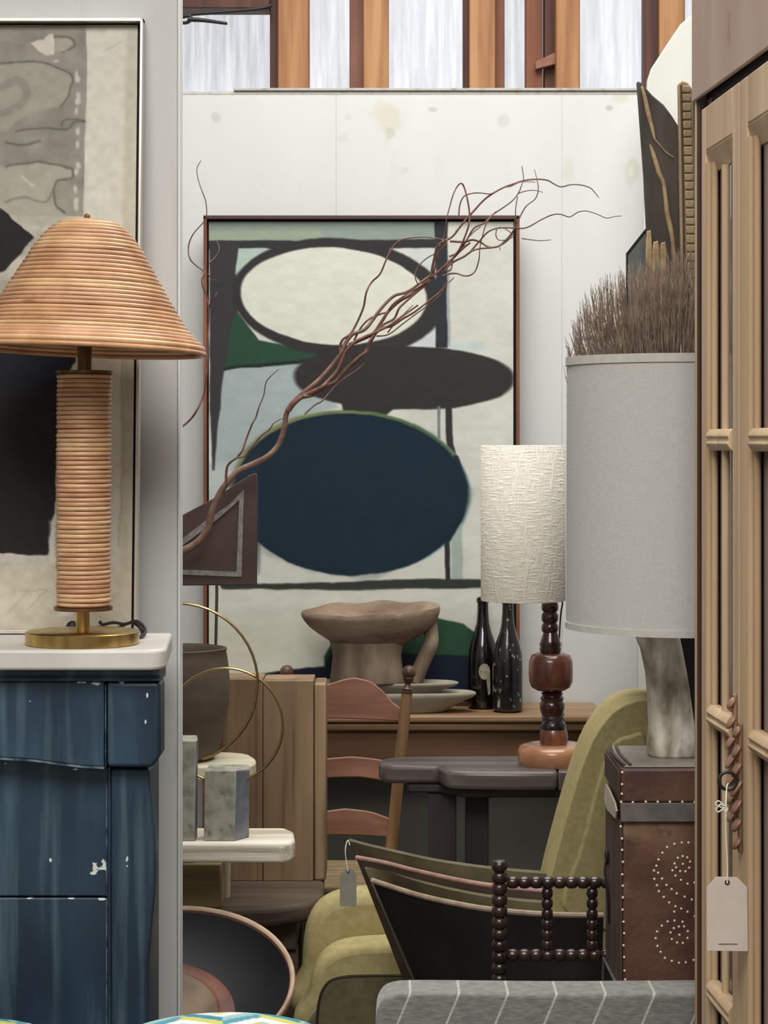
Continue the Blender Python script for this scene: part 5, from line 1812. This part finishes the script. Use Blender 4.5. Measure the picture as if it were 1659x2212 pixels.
# ------------------------------------------------------------------ rattan lamp
dR = 3.97
qr = dR / F
ZR = lambda py: Z(py, dR)
M_rat = mat('rattan_cane', (208, 172, 136), (234, 204, 170), scale=18, stretch=(1, 1, 1), rough=.38, rnd=[(255, 244, 226), (232, 206, 196), (255, 248, 226), (222, 192, 178), (252, 232, 210)],
            coat=.25, spots=[((130, 78, 54), 9, (1, 1, 7), .66, .76, .7)])
M_rat_d = mat('rattan_lining', (128, 84, 54), (98, 60, 40), scale=20, rough=.7)
M_brass = mat('brushed_brass', (222, 190, 124), (184, 152, 92), scale=7, stretch=(6, 6, .4), rough=.3, metal=1.0)
M_brass_d = mat('dark_brass', (112, 88, 56), (84, 66, 44), scale=12, rough=.35, metal=.9)
t = thing('table_lamp', 'tall lamp of stacked rattan cane rings with wide bell shade on a round brass foot', 'lamp', (X(178, dR), dR, zsh))
zb_ = zsh
MB().lathe([(0, 0), (.1015, 0), (.1035, .0015), (.1035, .0225), (.1015, .024), (0, .024)], (X(178, dR), dR, zb_), 72).build('foot', M_brass, t, angle=50)
MB().lathe([(.0125, zb_ + .024), (.0125, ZR(1318))], (X(179, dR), dR, 0), 28).build('lower_neck', M_brass, t)
MB().lathe([(0, ZR(1317.5)), (.0535, ZR(1317.5)), (.0535, ZR(1310)), (0, ZR(1310))], (X(180, dR), dR, 0), 48).build('lower_plate', mat('copper_plate', (136, 96, 70), rough=.35, metal=.8), t)
MB().lathe([(0, ZR(808)), (.0535, ZR(808)), (.0535, ZR(801)), (0, ZR(801))], (X(182, dR), dR, 0), 48).build('upper_plate', M_brass_d, t)
MB().lathe([(.013, ZR(801)), (.013, ZR(690))], (X(183, dR), dR, 0), 24).build('upper_neck', M_brass_d, t)
MB().lathe([(.044, ZR(1309)), (.044, ZR(808.5))], (X(181, dR), dR, 0), 32).build('inner_core', M_rat_d, t)
nring = 51
rg = random.Random(8)
hh = (ZR(809) - ZR(1309)) / nring
ring_me = MB().torus((0, 0, 0), .0465, .0041, 44, 6)
tmpl = None
for i in range(nring):
    zc_ = ZR(1309) + hh * (i + .5)
    xx = X(181 + (i / nring - .5) * 1.5, dR)
    if tmpl is None:
        ring = MB()
        ring.v = [(v[0] + t.location.x, v[1] + t.location.y, v[2] + t.location.z) for v in ring_me.v]
        ring.f = ring_me.f
        o = ring.build('cane_ring', M_rat, t, angle=80)
        tmpl = o
    else:
        o = tmpl.copy()
        C.objects.link(o)
    o.location = (xx - t.location.x + rg.uniform(-.0008, .0008), rg.uniform(-.0008, .0008), zc_ - t.location.z)
    s_ = 1 + rg.uniform(-.012, .012)
    o.scale = (s_, s_, hh / .0082 * 1.04)
    o.rotation_euler = (rg.uniform(-.006, .006), rg.uniform(-.006, .006), rg.uniform(0, 6))
# shade
SP = [(478, 56), (495, 80), (515, 100), (545, 121), (590, 147), (635, 175), (680, 203), (715, 229), (742, 256), (752, 262)]


def rad(py):
    for (a, ra), (b_, rb2) in zip(SP, SP[1:]):
        if a <= py <= b_:
            return ra + (rb2 - ra) * (py - a) / (b_ - a)
    return SP[-1][1]


cxs = X(187, dR)
tx, ty = math.radians(2.1), math.radians(-.8)
tilt = Matrix.Translation((cxs, dR, ZR(620))) @ Matrix.Rotation(tx, 4, 'Y') @ Matrix.Rotation(ty, 4, 'X') @ Matrix.Translation((-cxs, -dR, -ZR(620)))
MB().lathe([((rad(p_) - 5.5) * qr, ZR(p_)) for p_ in range(482, 750, 12)], (cxs, dR, 0), 64, M=tilt).build('lining', M_rat_d, t, angle=80)  # brown liner put in to stop light passing between the canes
p_ = 486.0
k = 0
while p_ < 748:
    r_ = rad(p_)
    thick = 5.2 if p_ < 728 else 6.2
    mb = MB()
    jit = rg.uniform(-.0006, .0006)
    mb.torus((0, 0, 0), (r_ - 3) * qr + jit, thick * qr, 84, 6)
    Mr = tilt @ Matrix.Translation((cxs, dR, ZR(p_))) @ Matrix.Rotation(rg.uniform(-.0035, .0035), 4, 'X')
    mb.v = [tuple(Mr @ Vector(v)) for v in mb.v]
    mb.build('cane_ring', M_rat, t, angle=80)
    slope = abs(rad(min(p_ + 10, 750)) - r_) / 10
    p_ += 10.4 / math.sqrt(1 + slope * slope) + .6
    k += 1
mb = MB().torus((0, 0, 0), 259 * qr, 5.5 * qr, 96, 8)
Mr = tilt @ Matrix.Translation((cxs, dR, ZR(756)))
mb.v = [tuple(Mr @ Vector(v)) for v in mb.v]
mb.build('rim_cane', M_rat, t, angle=80)
MB().lathe([(0, ZR(473)), (30 * qr, ZR(474)), (52 * qr, ZR(478)), (64 * qr, ZR(484)), (60 * qr, ZR(487)), (0, ZR(484))], (cxs, dR, 0), 48, M=tilt).build('top_cap', mat('cap_cane', (206, 172, 124), (176, 138, 92), scale=40, stretch=(.2, 1, 1), rough=.5), t, angle=80)
MB().ball((X(188, dR), dR, ZR(468)), 7 * qr, 14, 9).build('knob', mat('cap_knob', (120, 84, 56), rough=.4), t)
for a in range(3):
    an = a * 2.094 + .4
    MB().tube([(cxs, dR, ZR(700)), (cxs + (rad(700) - 8) * qr * math.cos(an), dR + (rad(700) - 8) * qr * math.sin(an), ZR(700))], .002, 6).build('shade_fitter', M_brass_d, t)
MB().tube([(cxs, dR, ZR(472)), (cxs, dR, ZR(700))], .004, 8).build('stem_rod', M_brass_d, t)
# flex lying on the shelf behind the foot
cz = zsh + .0045
yb_ = 4.105
mb = MB()
mb.tube([(X(150, yb_), yb_, cz), (X(170, yb_), yb_ + .012, cz + .008), (X(215, yb_), yb_ + .005, cz + .014), (X(250, yb_), yb_ + .004, cz + .012), (X(280, yb_), yb_ + .01, cz + .022), (X(300, yb_), yb_, cz + .016), (X(309, yb_), yb_ - .012, cz + .004), (X(300, 4.06), 4.06, cz), (X(280, 4.07), 4.075, cz + .004), (X(240, yb_), yb_ - .004, cz + .002)], .0032, 8, 6)
mb.tube([(X(215, yb_), yb_, cz + .026), (X(222, yb_), yb_, cz + .020), (X(245, yb_), yb_ + .006, cz + .023), (X(270, yb_), yb_ + .005, cz + .020), (X(295, yb_), yb_, cz + .026), (X(313, yb_), yb_ - .006, cz + .014), (X(314, yb_), yb_ - .02, cz + .002), (X(304, 4.07), 4.07, cz)], .0032, 8, 6)
mb.build('flex', mat('dark_flex', (32, 26, 27), rough=.5), t)
MB().ball((X(157, yb_), yb_, zsh + .016), .014, 14, 8, sx=1, sy=.6, sz=1.1).build('plug', mat('black_plug', (40, 36, 38), rough=.4), t)

# ------------------------------------------------------------------ wardrobe with glazed doors on the right
O0 = Vector((.5373, 3.7, 0))
Uv = Vector((.0562, -.99842, 0))
Wv = Vector((.99842, .0562, 0))


def A_(v):
    return O0 + Uv * v.x + Wv * v.y + Vector((0, 0, v.z))


def abox(u0, u1, w0, w1, z0, z1, name, m, par, bevel=.0015):
    return MB().box(u0, u1, w0, w1, z0, z1, M=A_).build(name, m, par, bevel=bevel)


def adepth(u):
    return 3.7 - .99842 * u


M_arm = wood('stripped_pine', (186, 156, 122), (216, 190, 154), 'z', 12, .5, c3=(202, 174, 138), k=.05, bump=.12,
             spots=[((150, 112, 74), 16, (1, 1, .05), .6, .74, .45)])
M_arm_f = mat('faded_pine_board', (176, 150, 134), (192, 168, 150), (184, 158, 140), scale=8, stretch=(1, 1, .3), rough=.55, bump=.1, spots=[((150, 112, 92), 7, (1, 1, .6), .66, .72, .5), ((206, 190, 176), 20, (1, 1, .1), .64, .8, .5)])
M_arm_d = wood('dark_wardrobe_side', (58, 34, 30), (92, 60, 46), 'z', 14, .5)
M_arm_w = wood('pale_edge_strip', (196, 176, 146), (170, 146, 116), 'z', 14, .5)
t = thing('wardrobe', 'tall stripped-pine wardrobe with narrow glazed doors, seen at a steep angle', 'wardrobe', O0 + Vector((.3, -.3, 0)))
UL, UR = -.032, 1.06
zd = 2.155
# carcass
abox(UL, UL + .02, .0, .5, 0, 2.75, 'side', M_arm_d, t)
abox(UL - .002, UL + .012, -.0025, .0, 0, 2.18, 'edge_strip', M_arm_w, t)
abox(UR - .02, UR, .0, .5, 0, 2.75, 'side', M_arm_d, t)
abox(UL + .021, UR - .021, .46, .48, 0, 2.75, 'back', M_arm_d, t)
abox(UL + .021, UR - .021, .02, .46, .02, .1, 'bottom', M_arm_d, t)
abox(UL + .021, UR - .021, .03, .46, 2.2, 2.22, 'inner_top', M_arm_d, t)
for z_ in (.62, 1.12, 1.60):
    abox(UL + .021, UR - .021, .08, .455, z_, z_ + .018, 'shelf', M_arm_d, t)
# frieze with a slightly curved lower edge
fz = []
for i in range(17):
    u = UL - .006 + (UR + .006 - UL) * i / 16
    fz.append((u, 2.179 - .012 * (u + .05)))
MB().prism(fz + [(UR, 2.78), (UL - .006, 2.78)], -.007, .0, 'y', M=A_).build('frieze', M_arm_f, t, bevel=.003, seg=3)
abox(UL - .005, UR, -.018, .02, 0, .12, 'plinth', M_arm, t)
abox(UL + .014, .0415, .012, .03, .1, 2.178, 'recess_strip', M_arm_d, t)
abox(UL + .022, UR - .022, .014, .02, zd + .003, 2.2, 'shadow_rail', M_black, t, bevel=0)  # black strip put in for the shadow gap between frieze and doors

M_gl = mat('door_glass', (150, 138, 142), rough=.12, trans=.35, ior=1.5, coat=.5)


def door(u0, u1, hs, nm='door'):
    z0 = .14
    dr = MB().box(u0, u0 + hs, -.006, .018, z0, zd, M=A_)
    root = dr.build('door', M_arm, t, bevel=.003)          # hinge stile carries the rest
    g = u1 - .048
    abox(g, u1, -.006, .018, z0, zd, 'stile', M_arm, root, .003)
    # rails between the stiles; the top one wears a bevelled lip
    abox(u0 + hs + .001, g - .001, -.006, .018, 2.08, zd, 'rail', M_arm, root, .003)
    MB().prism([(-.006, 2.079), (.010, 2.045), (.018, 2.045), (.018, 2.079)], u0 + hs + .001, g - .001, 'x', M=lambda v: A_(Vector((v.x, v.y, v.z)))).build('rail_lip', M_arm, root, bevel=.001)
    abox(u0 + hs + .001, g - .001, -.006, .018, z0, .24, 'rail', M_arm, root, .003)
    # beads on the hinge side
    for k_, uu in enumerate((u0 + hs + .009, u0 + hs + .024)):
        a = A_(Vector((uu, -.001 + .006 * k_, .24)))
        b2 = A_(Vector((uu, -.001 + .006 * k_, 2.06)))
        MB().tube([a, b2], .0068 - .001 * k_, 10).build('bead', M_arm, root)
    a = A_(Vector((g - .007, .006, .24)))
    MB().tube([a, a + Vector((0, 0, 1.80))], .006, 10).build('bead', M_arm, root)
    gl0, gl1 = u0 + hs + .033, g - .013
    mid = (gl0 + gl1) / 2
    zr_ = [.24, .69, 1.145, 1.60, 2.045]
    for i_ in range(4):
        for (p0, p1) in ((gl0, mid), (mid, gl1)):
            abox(p0 + .001, p1 - .001, .012, .015, zr_[i_] + .001, zr_[i_ + 1] - .001, 'pane', M_gl, root, 0)
    MB().tube([A_(Vector((mid, .004, .24))), A_(Vector((mid, .004, 2.044)))], .0065, 10).build('muntin', M_arm, root)
    for zc_ in (.69, 1.145, 1.60):
        for (p0, p1) in ((gl0 - .002, mid - .001), (mid + .001, gl1 + .004)):
            mb_ = MB()
            n_ = 9
            pr_ = []
            for q_ in range(n_ + 1):
                s2 = -1 + 2 * q_ / n_
                pr_.append((-.004 - .009 * (1 - abs(s2) ** 2.2) + (.0035 if abs(s2) < .13 else 0), zc_ + .0175 * s2))
            mb_.prism(pr_ + [(.011, zc_ + .0175), (.011, zc_ - .0175)], p0, p1, 'x', M=A_)
            mb_.build('cross_bar', M_arm, root, bevel=.0012, angle=50)
    return root


d1 = door(.042, .329, .032)
d2 = door(.333, .69, .052)
d3 = door(.696, 1.03, .052)
# carved twist ornaments on the meeting stiles
M_carv = wood('carved_walnut', (112, 82, 64), (150, 116, 92), 'z', 20, .4)
for u_, z0_, z1_ in ((.313, 1.000, 1.205), (.352, .965, 1.165)):
    n_ = 7
    root = MB().box(u_ - .007, u_ + .007, -.012, -.0065, z0_, z1_, M=A_).build('carved_ornament', M_carv, t, bevel=.002)
    for i_ in range(n_):
        zc_ = z0_ + (z1_ - z0_) * (i_ + .5) / n_
        Mz = Matrix.Rotation(math.radians(32), 4, 'Y')
        MB().ball(A_(Vector((u_, -.014, zc_))), .0135, 12, 8, sx=.42, sy=.8, sz=1.25 * (1 - .35 * abs(i_ - 3) / 3), M=Mz).build('twist_bead', M_carv, root)

# key in the lock and the tag that hangs from it
uk = .340
dk_ = adepth(uk)
kz = Z(1682, dk_)
kb = Vector((X(1572, dk_ - .02), dk_ - .02, kz))
t = thing('key', 'old iron key with a round bow sticking out of the wardrobe lock', 'key', A_(Vector((uk, 0, kz))))
MB().torus(kb, .0135, .0028, 28, 8, Matrix.Rotation(math.pi / 2, 4, 'X')).build('bow', mk, t)
MB().tube([kb + Vector((.0125, 0, 0)), A_(Vector((uk, -.004, kz)))], .0024, 8).build('shaft', mk, t)
MB().lathe([(0, 0), (.0045, 0), (.0045, .004), (0, .004)], (0, 0, 0), 14, M=Matrix.Translation(A_(Vector((uk, -.0115, kz)))) @ Matrix.Rotation(math.pi / 2, 4, 'Y')).build('collar', mk, t)
dt = 3.30
dk2 = kb.y - .001
tg = price_tag(None, [(1527, 2054), (1527, 1917), (1547, 1894), (1592, 1895), (1614, 1917), (1616, 2055)], (1571, 1906), [(1574, 1692, dk2), (1570, 1700, dk2 - .004), (1568, 1740, dt), (1568, 1800, dt), (1571, 1860, dt - .001), (1571, 1908, dt - .002)], dt,
               'blank cream card tag on white string hanging from the wardrobe key', cm=(212, 198, 186), mark=True)
tg.children[0].modifiers[0].width = .0003
MB().box(X(1552, dt), X(1593, dt), dt - .0004, dt + .0002, Z(2040.5, dt), Z(2038, dt)).build('printed_line', mat('grey_ink', (120, 108, 104), rough=.8), tg)
for pts in ([(1566, 1742), (1556, 1738), (1547, 1748), (1552, 1754), (1566, 1744)], [(1566, 1742), (1552, 1730), (1546, 1738), (1558, 1744)], [(1566, 1740), (1572, 1748), (1566, 1752), (1560, 1744)]):
    MB().tube([P(a, b_, dt - .002) for a, b_ in pts], .0011, 6, 4).build('knot_loop', bpy.data.materials['white_string.001'], tg)
